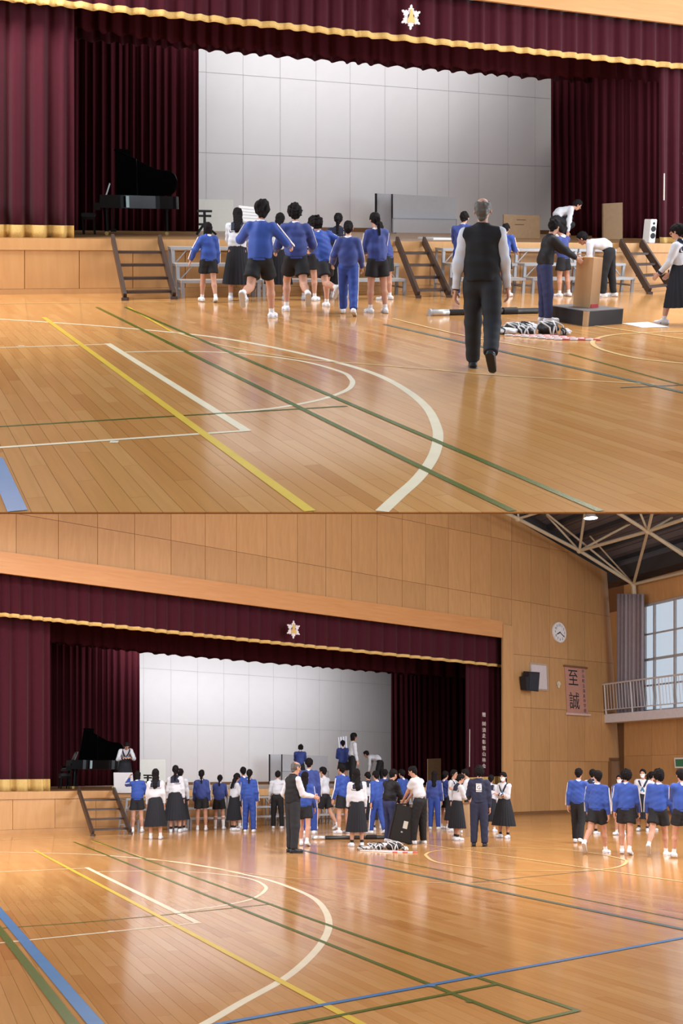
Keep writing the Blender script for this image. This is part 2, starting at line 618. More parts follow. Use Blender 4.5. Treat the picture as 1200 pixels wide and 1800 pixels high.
# ------------------------------------------------------------------ stage houses
def wall_panel(hall, quad_px, parent, mat, r=1.0, gap=0.008, depth=0.02, name='panel', plane=None):
    """One board of a clad wall: its four corners, drawn in by the joint and standing proud of the backing."""
    if plane is None:
        q = [hall.at(x, y, r) for x, y in quad_px]
        nrm = -hall.n
    else:
        q = [hall.plane(x, y, *plane) for x, y in quad_px]
        nrm = plane[1] if plane[1].dot(hall.eye - plane[0]) > 0 else -plane[1]
    c = sum(q, Vector()) / len(q)
    qq = []
    for i, p in enumerate(q):
        a, b = q[i - 1] - p, q[(i + 1) % len(q)] - p
        qq.append(p + a.normalized() * min(gap, a.length * 0.3) + b.normalized() * min(gap, b.length * 0.3))
    return MB().slab([p - c for p in qq], nrm * depth).build(name, mat, parent, None, Matrix.Translation(c))


def curtain(hall, label, x0, x1, top, bot, r, pleats, amp, mat, fringe=None, name='stage_curtain', seed=0, gather=0.35, cat='curtain', group=None, hem=0.0, r_end=None, plane=None):
    """Hanging cloth between image columns x0..x1 with real folds; top and bot give its edges, fringe the height of a gold border."""
    rnd = random.Random(seed)
    per = 10
    nu = pleats * per
    ph = [rnd.uniform(0.7, 1.3) for _ in range(pleats)]
    cum = np.cumsum([0] + ph)
    cum = cum / cum[-1]
    rows = 7
    verts, faces = [], []
    strip = []
    for i in range(nu + 1):
        k = min(i // per, pleats - 1)
        f = (i - k * per) / per
        t = cum[k] + (cum[k + 1] - cum[k]) * f
        x = x0 + (x1 - x0) * t
        rr = r if r_end is None else r + (r_end - r) * t
        if plane is None:
            a, b, nrm = hall.at(x, top(x), rr), hall.at(x, bot(x), rr), hall.n
        else:
            a, b, nrm = hall.plane(x, top(x), *plane), hall.plane(x, bot(x), *plane), plane[1]
        s = math.sin(2 * math.pi * f)
        wob = amp * ph[k] * (s + 0.35 * math.sin(4 * math.pi * f + k))
        for j in range(rows + 1):
            v = j / rows
            g = gather + (1 - gather) * v
            p = lerp(a, b, v) - nrm * (wob * g)
            if hem:
                p.z += hem * math.cos(2 * math.pi * f) * v * v
            verts.append(p)
    o0 = sum(verts, Vector()) / len(verts)
    for i in range(nu):
        for j in range(rows):
            a = i * (rows + 1) + j
            faces.append((a, a + 1, a + rows + 2, a + rows + 1))
    root = obj(name, make_mesh(name, [v - o0 for v in verts], faces, True), mat, None, hall, Matrix.Translation(o0))
    sol = root.modifiers.new('thickness', 'SOLIDIFY')
    sol.thickness = 0.012
    tag(root, label, cat, group)
    if fringe:
        vs, fs = [], []
        for i in range(nu + 1):
            hi = verts[i * (rows + 1) + rows]
            up = verts[i * (rows + 1)] - hi
            d = up.normalized()
            vs += [hi + d * fringe - hall.n * 0.012 - o0, hi + d * fringe * 0.5 - hall.n * 0.022 - o0, hi - d * 0.01 - hall.n * 0.012 - o0, hi - d * 0.01 + hall.n * 0.004 - o0]
            if i:
                for q in range(3):
                    fs.append((4 * i - 4 + q, 4 * i - 3 + q, 4 * i + 1 + q, 4 * i + q))
        obj('gold_fringe', make_mesh('fringe', vs, fs, True), M_GOLD, root)['label'] = 'gold fringe along the hem'
    return root


def crest(hall, px, py, size_px, r, label):
    p = hall.at(px, py, r)
    s = (hall.at(px, py - size_px / 2, r) - hall.at(px, py + size_px / 2, r)).length / 2
    M = frame_at(p - hall.n * 0.03, hall.ds, Vector((0, 0, 1)))
    root = thing('school_crest', label, 'emblem', hall, M)
    silver = plain('crest_silver', (0.78, 0.74, 0.77), 0.4)
    for k in range(6):                       # six feathered snow points
        a = math.pi / 2 + k * math.pi / 3
        R = Matrix.Rotation(a - math.pi / 2, 4, 'Z')
        out = [(-.27, .34), (-.33, .52), (-.2, .54), (-.25, .68), (-.1, .72), (-.09, .9), (0, 1.0), (.09, .9), (.1, .72), (.25, .68), (.2, .54), (.33, .52), (.27, .34)]
        MB().slab([R @ Vector((x * s, y * s, 0)) for x, y in out], Vector((0, 0, 0.03))).build('snow_point', silver, root)
    ring = MB()
    for k in range(6):
        a0, a1 = k * math.pi / 3 + math.pi / 6, (k + 1) * math.pi / 3 + math.pi / 6
        ring.bar((.42 * s * math.cos(a0), .42 * s * math.sin(a0), .012), (.42 * s * math.cos(a1), .42 * s * math.sin(a1), .012), .1 * s, .024, Vector((0, 0, 1)))
    ring.build('ring', silver, root)
    gold = plain('crest_gold', (0.66, 0.46, 0.15), 0.4)
    MB().slab([Vector((x * s, y * s, 0.012)) for x, y in ((-.1, .62), (.1, .62), (.17, .1), (.36, -.22), (.36, -.42), (-.36, -.42), (-.36, -.22), (-.17, .1))], Vector((0, 0, 0.03))).build('gold_figure', gold, root)
    return root


def steps(hall, label, tl, tr, bl, br, nt=4):
    """Open brown stairs from the deck edge (tl, tr: columns) to the floor (bl, br: pixels)."""
    up = Vector((0, 0, 1))
    TL, TR = hall.deck(tl, 0.997, hall.zs), hall.deck(tr, 0.997, hall.zs)
    BL, BR = hall.floor(*bl), hall.floor(*br)
    c = (TL + TR + BL + BR) / 4
    c.z = 0
    root = thing('stage_steps', label, 'stairs', hall, Matrix.Translation(c))
    for T, B in ((TL, BL), (TR, BR)):
        MB().bar(T - c + up * 0.03, B - c + up * 0.05, 0.06, 0.16).build('stringer', M_BROWNMETAL, root, bevel=0.006)
        MB().box((-.05, -.07, 0), (.05, .07, .05), Matrix.Translation(B - c)).build('foot', M_BROWNMETAL, root)
    for k in range(nt):
        t = (k + 0.9) / (nt + 0.6)
        a, b = lerp(TL, BL, t) - c, lerp(TR, BR, t) - c
        d = (BL - TL)
        d.z = 0
        d = d.normalized() * 0.24
        MB().slab([a - d / 2, b - d / 2, b + d / 2, a + d / 2], Vector((0, 0, -0.045))).build('tread', M_BROWNMETAL, root)
    return root


def riser(hall, label, x0, x1, group, off=0.16, td=0.36, zz=(0.86, 0.58, 0.31)):
    """Three-tier folding choir riser standing against the stage between image columns x0 and x1."""
    a, b = hall.deck(x0, 1.0, 0.0), hall.deck(x1, 1.0, 0.0)
    a, b = a - hall.n * off, b - hall.n * off
    W = (b - a).length
    M = frame_at((a + b) / 2, hall.ds, hall.n)
    root = thing('choir_riser', label, 'riser', hall, M, group)
    h = W / 2
    for k, z in enumerate(zz):
        y1 = -td * k
        y0 = y1 - td
        MB().box((-h, y0, z - 0.02), (h, y1, z)).build('tread', plain('riser_tread', (0.40, 0.36, 0.33), 0.6), root)
        MB().box((-h, y0 - 0.012, z - 0.05), (h, y0 + 0.012, z - 0.001)).build('edge_rail', M_GREYMETAL, root)
        for x in (-h + 0.03, h - 0.03):
            MB().box((x - .028, y0 + .0, 0), (x + .028, y0 + .05, z - 0.02)).build('leg', M_GREYMETAL, root)
            MB().box((x - .02, y0 + .05, z - 0.05), (x + .02, y1, z - .02)).build('side_rail', M_GREYMETAL, root)
            MB().box((x - .016, y0 + .05, .13), (x + .016, y1, .16)).build('floor_rail', M_GREYMETAL, root)
        if k < 2:
            MB().bar((-h + .05, y0 + .03, z - .3), (-h + .3, y0 + .03, z - .04), .018, .018).build('brace', M_GREYMETAL, root)
            MB().bar((h - .05, y0 + .03, z - .3), (h - .3, y0 + .03, z - .04), .018, .018).build('brace', M_GREYMETAL, root)
    for x in (-h + 0.03, h - 0.03):
        MB().box((x - .022, -.04, 0), (x + .022, 0, zz[0] - .02)).build('leg', M_GREYMETAL, root)
    return root


def piano(hall, label, p, size, yaw):
    """Concert grand with its lid up; keyboard end at -x, treble curve towards -y (the hall)."""
    M = Matrix.Translation(p) @ Matrix.Rotation(yaw, 4, 'Z') @ Matrix.Scale(size, 4)
    root = thing('grand_piano', label, 'piano', hall, M)
    # outline seen from above: straight bass side at +y, curved treble side at -y
    out = [(-.85, .74), (-.85, -.74), (-.45, -.74)]
    for k in range(13):
        t = k / 12
        x = -.45 + 1.35 * t
        y = -.74 + .62 * (3 * t * t - 2 * t ** 3) + .05 * math.sin(math.pi * t)
        out.append((x, y))
    for k in range(1, 9):
        a = -math.pi / 2 + math.pi * k / 8
        out.append((.92 + .26 * math.cos(a), .3 + .42 * math.sin(a)))
    out.append((.5, .74))
    mb = MB().slab([Vector((x, y, .68)) for x, y in out], Vector((0, 0, .32)))
    case = mb.build('case', M_BLACKGLOSS, root, bevel=0.008)
    # lid hinged on the bass side: front flap folded back, main leaf raised
    ang = math.radians(47)
    H = Matrix.Translation((0, .74, 1.01)) @ Matrix.Rotation(-ang, 4, 'X') @ Matrix.Translation((0, -.74, 0))
    lid = [(-.42, .74), (-.42, -.76)] + [(x, y) for x, y in out[3:]]
    MB().slab([H @ Vector((x, y, 0)) for x, y in lid], H.to_3x3() @ Vector((0, 0, .025))).build('lid', M_BLACKGLOSS, root)
    flap = [(-.42, .74), (-.42, -.76), (-.05, -.74), (-.05, .74)]
    MB().slab([H @ Vector((x, y, .028)) for x, y in flap], H.to_3x3() @ Vector((0, 0, .025))).build('lid_flap', M_BLACKGLOSS, root)
    MB().tube([(.1, -.55, 1.0), H @ Vector((.1, -.5, 0))], .012).build('lid_prop', M_BLACKGLOSS, root)
    # keyboard end
    MB().box((-1.02, -.74, .62), (-.85, .74, .70)).build('key_bed', M_BLACKGLOSS, root, bevel=.006)
    kb = MB().box((-1.0, -.62, .70), (-.87, .62, .725)).build('keyboard', plain('ivory', (.8, .78, .7), .35), root)
    bk = MB()
    for i in range(50):
        if i % 7 not in (2, 6):
            bk.box((-.94, -.60 + i * .024, .725), (-.87, -.589 + i * .024, .737))
    bk.build('black_keys', M_BLACKGLOSS, kb)
    for y in (-.74, .66):
        MB().box((-1.02, y, .70), (-.85, y + .08, .80)).build('cheek_block', M_BLACKGLOSS, root, bevel=.01)
    MB().box((-.87, -.64, .72), (-.85, .64, .88)).build('fallboard', M_BLACKGLOSS, root)
    # music desk
    T = Matrix.Translation((-.7, 0, 1.0)) @ Matrix.Rotation(math.radians(20), 4, 'Y')
    md = MB()
    for a, b in (((0, -.36, 0), (0, -.30, .30)), ((0, .36, 0), (0, .30, .30)), ((0, -.31, .30), (0, .31, .30)), ((0, -.36, .02), (0, .36, .02)), ((0, -.2, .0), (0, .15, .3))):
        md.bar(T @ Vector(a), T @ Vector(b), .035, .03)
    md.build('music_desk', plain('worn_lacquer', (.16, .15, .15), .25, spec=.5), root)
    for x, y in ((-.72, -.58), (-.72, .58), (.85, .3)):
        lg = MB().tube([(x, y, .68), (x, y, .60), (x, y, .1)], .075, 10, .05).build('leg', M_BLACKGLOSS, root)
        MB().tube([(x, y - .02, .05), (x, y + .02, .05)], .05, 12).build('caster', plain('brass', (.45, .33, .12), .35, 1.0), lg)
    ly = MB().bar((-.55, -.1, .68), (-.55, -.07, .14), .04, .04).bar((-.55, .1, .68), (-.55, .07, .14), .04, .04).box((-.62, -.16, .08), (-.48, .16, .15))
    ly = ly.build('pedal_lyre', M_BLACKGLOSS, root)
    for y in (-.09, 0, .09):
        MB().box((-.72, y - .02, .07), (-.6, y + .02, .085)).build('pedal', plain('brass', (.45, .33, .12), .35, 1.0), ly)
    MB().box((-.2, -.735, .70), (-.12, -.66, .98)).build('side_reflection', plain('pale_blue_reflection', (.35, .48, .52), .5), root)['label'] = 'pale blue reflection on the case, built as a coloured block'  # pale reflection in the lacquer, put in as a coloured block
    return root


def bench(hall, label, p, size, yaw):
    root = thing('piano_bench', label, 'bench', hall, Matrix.Translation(p) @ Matrix.Rotation(yaw, 4, 'Z') @ Matrix.Scale(size, 4))
    MB().box((-.18, -.33, .44), (.18, .33, .54)).build('seat', plain('black_leather', (.02, .02, .02), .45), root, bevel=.02)
    MB().box((-.17, -.32, .37), (.17, .32, .44)).build('apron', M_BLACKGLOSS, root)
    for x in (-.14, .14):
        for y in (-.29, .29):
            MB().bar((x, y, 0), (x, y, .38), .045, .045).build('leg', M_BLACKGLOSS, root)
    return root


def board(hall, label, quad, r, thick, mat, name='display_board', cat='board', group=None, r_top=None):
    """Flat sheet standing on the deck; quad = tl, tr, br, bl pixels; r_top lets it lean."""
    rt = r if r_top is None else r_top
    q = [hall.at(*quad[0], rt), hall.at(*quad[1], rt), hall.at(*quad[2], r), hall.at(*quad[3], r)]
    lift = 0.0
    c = (q[2] + q[3]) / 2
    root = thing(name, label, cat, hall, Matrix.Translation(c), group)
    MB().slab([p - c for p in q], hall.n * thick).build('sheet', mat, root, bevel=.003)
    return root, c, q


def stage(hall, P):
    h = hall
    W = (-420, 1560 if h is UP else 1085)
    up = Vector((0, 0, 1))
    # ---- deck
    a, b = h.deck(W[0], 1.0), h.deck(W[1], 1.0)
    bk = 1.62
    dw = (h.at(600, P['ref'], bk) - h.at(600, P['ref'], 1.0)).dot(h.n)
    deck = thing('stage_deck', f'brown boarded stage floor behind the apron, {h.name} hall', 'stage', h, Matrix.Translation(a), kind='structure')
    L = (b - a).length
    nb = 14
    for k in range(nb):
        d0, d1 = dw * k / nb, dw * (k + 1) / nb - 0.004
        r0, r1 = 1 + (bk - 1) * k / nb, 1 + (bk - 1) * (k + 1) / nb - .0002
        MB().slab([h.deck(W[0], r0) - a, h.deck(W[1], r0) - a, h.deck(W[1], r1) - a, h.deck(W[0], r1) - a], Vector((0, 0, -0.05))).build('deck_board', M_DECK, deck)
    # ---- apron cladding
    x_end = P['front_end']
    root = thing('stage_front', f'pale plywood front of the stage, {h.name} hall', 'stage', h, Matrix.Identity(4), kind='structure')
    MB().slab([h.deck(W[0], 1.0, 0), h.deck(x_end, 1.0, 0), h.deck(x_end, 1.0, h.zs - .01), h.deck(W[0], 1.0, h.zs - .01)], h.n * .2).build('backing', M_BASE, root)
    zb, zt = 0.10, h.zs - 0.20
    xs = P['front_x']
    for x0, x1 in zip(xs, xs[1:]):
        q = [h.deck(x0, 1.0, zt), h.deck(x1, 1.0, zt), h.deck(x1, 1.0, zb), h.deck(x0, 1.0, zb)]
        c = sum(q, Vector()) / 4
        e = h.ds * .006
        MB().slab([q[0] + e - c, q[1] - e - c, q[2] - e - c, q[3] + e - c], -h.n * .02).build('panel', M_STAGEFRONT, root, None, Matrix.Translation(c))
    for z0, z1, o, m, nm in ((h.zs - .195, h.zs + .002, .05, M_STAGEFRONT, 'nosing'), (0, .095, .03, M_STAGEFRONT, 'skirting')):
        q = [h.deck(W[0], 1.0, z1), h.deck(x_end, 1.0, z1), h.deck(x_end, 1.0, z0), h.deck(W[0], 1.0, z0)]
        MB().slab(q, -h.n * o).build(nm, m, root)
    # ---- back wall of pale boards
    bw = thing('wall_stage_back', f'pale grey panelled back wall of the stage, {h.name} hall', 'wall', h, Matrix.Identity(4), kind='structure')
    rb = 1.5
    qx = [h.at(x, y, rb + .004) for x, y in ((W[0], P['ref'] - 420), (W[1], P['ref'] - 420))]
    lo_ = [Vector((q.x, q.y, h.zs)) for q in qx]
    hi_ = [Vector((q.x, q.y, h.zs + 9)) for q in qx]
    MB().slab([lo_[0], lo_[1], hi_[1], hi_[0]], h.n * .1).build('backing', plain('seam_grey', (.42, .41, .41), .8), bw)
    rows = P['screen_rows']
    cols = P['screen_x']
    for x0, x1 in zip(cols, cols[1:]):
        for k in range(len(rows) - 1):
            wall_panel(h, [(x0, rows[k](x0)), (x1, rows[k](x1)), (x1, rows[k + 1](x1)), (x0, rows[k + 1](x0))], bw, M_WHITEWALL, rb, .004, .006)
    q0, q1 = h.deck(cols[0], rb - .002), h.deck(cols[-1], rb - .002)
    MB().slab([q0, q1, q1 + up * .12, q0 + up * .12], -h.n * .02).build('skirting', M_BASE, bw)
    # ---- unseen dark side walls and ceiling, added to keep sky light off the stage
    hz = h.zs + 8.2
    for nm, x in (('wall_light_blocker', W[0]), ('wall_light_blocker', W[1])):
        s = h.deck(x, 1.0)
        e = h.deck(x, bk)
        tag(MB().slab([s, e, e + up * 8.2, s + up * 8.2], h.ds * (.1 if x > 600 else -.1)).build(nm, M_DARK, None, h), f"unseen dark wall added to keep sky light out of the stage wings {'beyond' if x > 600 else 'before'} the curtains, {h.name} hall", 'wall', kind='structure')
    c0, c1 = h.deck(W[0], 1.0, hz), h.deck(W[1], 1.0, hz)
    tag(MB().slab([c0, c1, h.deck(W[1], bk) + up * 8.2, h.deck(W[0], bk) + up * 8.2], up * .1).build('ceiling_light_blocker', M_DARK, None, h), f'unseen dark ceiling added to keep sky light off the stage, {h.name} hall', 'ceiling', kind='structure')
    return dw


def ln(x0, y0, x1, y1):
    return lambda x: y0 + (y1 - y0) * (x - x0) / (x1 - x0)


# lower hall
lo_rows = [ln(245, 1080, 688, 1150), ln(245, 1174, 688, 1204), ln(245, 1270, 688, 1288), ln(245, 1378, 688, 1374)]
stage(LO, dict(ref=1200, front_end=905, front_x=[-220, -135, -55, 22, 96, 168, 237, 303, 366, 427, 486, 543, 598, 651, 702, 751, 799, 846, 884],
               screen_rows=lo_rows, screen_x=[150, 200, 252, 300, 347, 393, 437, 480, 521, 561, 599, 636, 672, 708, 750, 800]))
# upper hall
up_rows = [ln(348, 30, 970, 100), ln(348, 126, 970, 174), ln(348, 268, 970, 293), ln(348, 412, 970, 418)]
stage(UP, dict(ref=200, front_end=1330, front_x=[-160, -55, 43, 139, 233, 325, 415, 503, 589, 673, 755, 835, 913, 989, 1063, 1135, 1205, 1274, 1330],
               screen_rows=up_rows, screen_x=[230, 295, 362, 427, 492, 555, 615, 676, 733, 788, 841, 892, 940, 990, 1040]))

# ---- curtains, lower hall
vt = line_y([(-420, 953), (0, 1005), (400, 1058), (800, 1110), (900, 1123)])
vb = line_y([(-420, 1036), (0, 1083), (400, 1124), (800, 1164), (884, 1173)])
curtain(LO, 'maroon pleated valance with a gold hem across the lower stage opening', -420, 884, vt, vb, 1.015, 62, .05, M_RED, .10, 'valance', 3, .7, hem=.008)
curtain(LO, 'dark pleated border curtain just behind the lower maroon valance', -420, 884, lambda x: vb(x) - 30, line_y([(-420, 1082), (88, 1128), (245, 1144), (400, 1158), (690, 1182), (884, 1199)]), 1.16, 56, .07, M_REDDK, None, 'border_curtain', 4, .8, hem=.03)
curtain(LO, 'second dark border curtain over the pale back wall, lower hall', -420, 884, lambda x: vb(x) - 20, line_y([(-420, 1086), (88, 1131), (245, 1147), (400, 1160), (690, 1184), (884, 1201)]), 1.30, 60, .07, M_RED, None, 'border_curtain', 5, .8, hem=.03)
curtain(LO, 'drawn maroon main curtain with gold fringe, piano side of the lower stage', -420, 88, lambda x: vb(x) - 25, ln(-420, 1398, 88, 1390), 1.035, 17, .13, M_RED, .32, 'stage_curtain', 6)
curtain(LO, 'dark wing curtain hanging behind the grand piano, lower hall', 60, 245, lambda x: 1110, ln(60, 1383, 245, 1380), 1.40, 16, .10, M_REDDK, None, 'wing_curtain', 7)
curtain(LO, 'dark wing curtain at the edge of the pale wall, lower hall', 687, 762, lambda x: 1150, ln(687, 1379, 762, 1376), 1.40, 9, .10, M_REDDK, None, 'wing_curtain', 8)
curtain(LO, 'dark inner wing curtain behind the brown upright board, lower hall', 735, 830, lambda x: 1150, ln(735, 1381, 830, 1378), 1.26, 9, .09, M_REDDK, None, 'wing_curtain', 9)
CUR_LO = curtain(LO, 'maroon main curtain with gold fringe bearing a column of white characters, lower hall', 818, 884, lambda x: vb(x) - 25, ln(818, 1381, 884, 1378), 1.03, 7, .07, M_RED, .30, 'stage_curtain', 10)
crest(LO, 514, 1107, 32, 1.0, 'six-pointed silver and gold school crest on the lower valance')
# ---- curtains, upper hall
ut = line_y([(-420, -152), (830, 0), (1200, 45), (1560, 89)])
ub = line_y([(-420, -42), (0, 0), (400, 41), (800, 81), (1200, 121), (1560, 156)])
curtain(UP, 'maroon pleated valance with a gold hem across the upper stage opening', -420, 1500, ut, ub, 1.015, 66, .05, M_RED, .10, 'valance', 13, .7, hem=.008)
curtain(UP, 'dark pleated border curtain just behind the upper maroon valance', -420, 1500, lambda x: ub(x) - 40, line_y([(-420, 0), (133, 50), (350, 80), (970, 135), (1100, 141), (1500, 175)]), 1.16, 64, .07, M_REDDK, None, 'border_curtain', 14, .8, hem=.03)
curtain(UP, 'second dark border curtain over the pale back wall, upper hall', -420, 1500, lambda x: ub(x) - 25, line_y([(-420, 22), (133, 70), (350, 88), (970, 141), (1100, 151), (1500, 184)]), 1.30, 70, .07, M_RED, None, 'border_curtain', 15, .8, hem=.03)
curtain(UP, 'drawn maroon main curtain with gold fringe, piano side of the upper stage', -420, 130, lambda x: ub(x) - 30, ln(-420, 412, 130, 418), 1.035, 17, .13, M_RED, .22, 'stage_curtain', 16)
curtain(UP, 'dark wing curtain hanging behind the grand piano, upper hall', 95, 349, lambda x: 20, ln(95, 408, 349, 409), 1.40, 17, .10, M_REDDK, None, 'wing_curtain', 17)
curtain(UP, 'dark wing curtain at the edge of the pale wall, upper hall', 968, 1075, lambda x: 80, ln(968, 416, 1075, 417), 1.40, 9, .10, M_REDDK, None, 'wing_curtain', 18)
curtain(UP, 'dark inner wing curtain behind the brown upright board, upper hall', 1040, 1170, lambda x: 90, ln(1040, 421, 1170, 424), 1.26, 9, .09, M_REDDK, None, 'wing_curtain', 19)
CUR_UP = curtain(UP, 'maroon main curtain with gold fringe bearing a column of white characters, upper hall', 1158, 1330, lambda x: ub(x) - 30, ln(1158, 430, 1330, 433), 1.03, 8, .08, M_RED, .17, 'stage_curtain', 20)
crest(UP, 720, 31, 45, 1.0, 'six-pointed silver and gold school crest on the upper valance')

# ---- pianos, benches
pp = LO.deck(160, 1.17)
yaw = math.atan2(LO.ds.y, LO.ds.x)
piano(LO, 'black grand piano with raised lid on the lower stage', pp, .90, yaw * 0.55)
pp = UP.deck(237, 1.17)
piano(UP, 'black grand piano with raised lid on the upper stage', pp, .81, math.atan2(UP.ds.y, UP.ds.x) * 0.55)

bench(LO, 'black padded piano bench at the keyboard end of the lower piano', LO.deck(112, 1.18), .9, math.atan2(LO.ds.y, LO.ds.x) * 0.55)
bench(UP, 'black padded piano bench at the keyboard end of the upper piano', UP.deck(157, 1.19), .82, math.atan2(UP.ds.y, UP.ds.x) * 0.55)

# ---- stairs and risers
steps(LO, 'dark brown open steps up to the lower stage below the piano', 138, 200, (163, 1470), (229, 1467))
steps(UP, 'dark brown open steps up to the upper stage below the piano', 198, 280, (220, 528), (306, 526))
steps(UP, 'dark brown open steps midway along the upper stage between grey risers', 697, 744, (735, 524), (789, 523))
steps(UP, 'dark brown open steps below the white loudspeaker at the upper stage', 1090, 1126, (1141, 517), (1180, 512))
g = 'folding choir risers along the upper stage'
for i, (x0, x1, t) in enumerate(((293, 425, 'next to the steps below the piano'), (428, 566, 'behind the running students'), (568, 668, 'before the open steps midway'), (755, 868, 'behind the man in the black vest'), (880, 985, 'behind the woman in the black jacket'), (988, 1052, 'before the steps by the white loudspeaker'))):
    riser(UP, 'grey three-tier choir riser ' + t, x0, x1, g)
g = 'folding choir risers along the lower stage'
for i, (x0, x1, t) in enumerate(((203, 292, 'beside the brown steps'), (294, 380, 'behind the girls in long skirts'), (382, 462, 'behind the girl in the full blue tracksuit'), (466, 545, 'behind the boy in white shirt leaning on it'), (548, 625, 'behind the walking boy in white T-shirt'), (628, 705, 'behind the girl standing by the kit bags'), (708, 780, 'behind the man in the white polo'))):
    riser(LO, 'pale grey three-tier choir riser ' + t, x0, x1, g)

# ------------------------------------------------------------------ walls and roof, lower hall
UPV = Vector((0, 0, 1))
dR = -LO.ray(-150, 1365)
dR.z = 0
dR.normalize()                                    # along the side wall, towards the viewer
nR = Vector((-dR.y, dR.x, 0))
if nR.x > 0:
    nR = -nR                                      # faces into the hall
pR = LO.floor(1097, 1426)
pB = LO.deck(1072, 1.0, 0)
P_R, P_B = (pR, nR), (pB, nR)
P_C = (pR + nR * ((pB - pR).dot(nR) * .55), nR)

wb = thing('wall_back', 'tall plywood-panelled wall around the lower stage opening', 'wall', LO, Matrix.Identity(4), kind='structure')
rowB = lambda x: 903 + (x - 657) * .2
rowT = lambda x: rowB(x) - 118
rowA = lambda x: 898 + .1735 * x
rowF = lambda x: 970 + .141 * x
rowC = lambda x: 1148 + .093 * (x - 880)
rowD = lambda x: 1243 + .055 * (x - 902)
rowE = lambda x: 1337 + .012 * (x - 902)
base = lambda x: 1466 - .03696 * x
skirt = lambda x: base(x) - 5
roof = lambda x: 900 + .578 * (x - 867)
cols = [-420, -330, -240, -140, -50, 28, 102, 171, 236, 300, 360, 415, 468, 522, 572, 617, 662, 706, 747, 787, 826, 862, 898, 932, 965, 997, 1027, 1056, 1097]
nb_ = Vector((-.578, 1, 0))
cb_ = 891 - .578 * 867


def back_panel(x0, x1, r0, r1, mat=M_PLY):
    q = [Vector((x0, r0(x0), 0)), Vector((x1, r0(x1), 0)), Vector((x1, r1(x1), 0)), Vector((x0, r1(x0), 0))]
    q = clip_poly(q, nb_, cb_)
    if len(q) >= 3:
        wall_panel(LO, [(p.x, p.y) for p in q], wb, mat, 1.0, .007, .02)


for x0, x1 in zip(cols, cols[1:]):
    for r0, r1 in ((rowT, rowB), (rowB, rowA)):
        back_panel(x0, x1, r0, r1)
    if x1 <= 862:
        back_panel(x0, x1, rowA, rowF)
for x0, x1 in zip(cols[21:], cols[22:]):
    back_panel(x0, x1, rowA, (lambda x: 1098 + .05 * (x - 862)) if x1 <= 898 else rowC)
for x0, x1 in zip(cols[22:], cols[23:]):
    for r0, r1 in ((rowC, rowD), (rowD, rowE), (rowE, skirt)):
        if r0 is rowE and x1 > 1060:
            if x0 < 1060:
                back_panel(x0, 1068, r0, r1)
            continue
        back_panel(x0, x1, r0, r1)
q = [Vector((x, y, 0)) for x, y in ((-420, 1000), (-420, 680), (600, 735), (1100, 740), (1100, base(1100)), (900, base(900)), (900, 1100))]
up_q = clip_poly([Vector((-420, 660, 0)), Vector((1098, 660, 0)), Vector((1098, rowF(1098), 0)), Vector((-420, rowF(-420), 0))], nb_, cb_)
MB().slab([LO.at(p.x, p.y) for p in up_q], LO.n * .1).build('backing', M_BASE, wb)
MB().slab([LO.at(x, y) for x, y in ((886, 1095), (1098, 1122), (1098, base(1098)), (886, base(886)))], LO.n * .1).build('backing', M_BASE, wb)
MB().slab([LO.at(x, y) for x, y in ((-420, rowF(-420) + 1), (880, rowF(880) - 2), (880, vt(880) + 1), (-420, vt(-420) + 1))], -LO.n * .10).build('fascia_beam', M_BEAM, wb)
MB().slab([LO.at(x, y) for x, y in ((881, 1098), (899, 1101), (899, base(899)), (881, base(881)))], -LO.n * .09).build('door_post', M_STAGEFRONT, wb)
MB().slab([LO.at(x, y) for x, y in ((899, base(899) - 5), (1068, base(1068) - 5), (1068, base(1068)), (899, base(899)))], -LO.n * .035).build('skirting', M_BASE, wb)
d1 = thing('door_1', 'brown door in a shallow recess at the corner of the lower hall', 'door', LO, Matrix.Identity(4), kind='structure')
MB().slab([LO.at(x, y) for x, y in ((1071, 1336), (1096, 1336), (1096, base(1096)), (1071, base(1071)))], -LO.n * .02).build('leaf', plain('door_brown', (.30, .17, .09), .5), d1)
for q in (((1069, 1333), (1072, 1333), (1072, base(1072)), (1069, base(1069))), ((1069, 1332), (1097, 1332), (1097, 1336), (1069, 1336))):
    MB().slab([LO.at(x, y) for x, y in q], -LO.n * .07).build('frame', M_BASE, d1)
MB().slab([LO.at(x, y) for x, y in ((1074, 1384), (1076, 1384), (1076, 1390), (1074, 1390))], -LO.n * .08).build('handle', M_GREYMETAL, d1)

# upper hall: board over the valance
wu = thing('wall_fascia', 'orange wooden fascia above the valance of the upper hall', 'wall', UP, Matrix.Identity(4), kind='structure')
MB().slab([UP.at(x, y) for x, y in ((-420, ut(-420) - 70), (1560, ut(1560) - 70), (1560, ut(1560)), (-420, ut(-420)))], -UP.n * .10).build('fascia_beam', M_BEAM, wu)
for x0, x1 in zip(range(-420, 1560, 90), range(-330, 1650, 90)):
    wall_panel(UP, [(x0, ut(x0) - 170), (x1, ut(x1) - 170), (x1, ut(x1) - 71), (x0, ut(x0) - 71)], wu, M_PLY)
MB().slab([UP.at(x, y) for x, y in ((-420, ut(-420) - 170), (1560, ut(1560) - 170), (1560, ut(1560) - 60), (-420, ut(-420) - 60))], UP.n * .1).build('backing', M_BASE, wu)

# ---- side wall with gallery and windows
wr = thing('wall_side', 'panelled side wall below the gallery of the lower hall', 'wall', LO, Matrix.Identity(4), kind='structure')
far_x = 1480


def zR(x, y, pl=P_R):
    return LO.plane(x, y, *pl).z


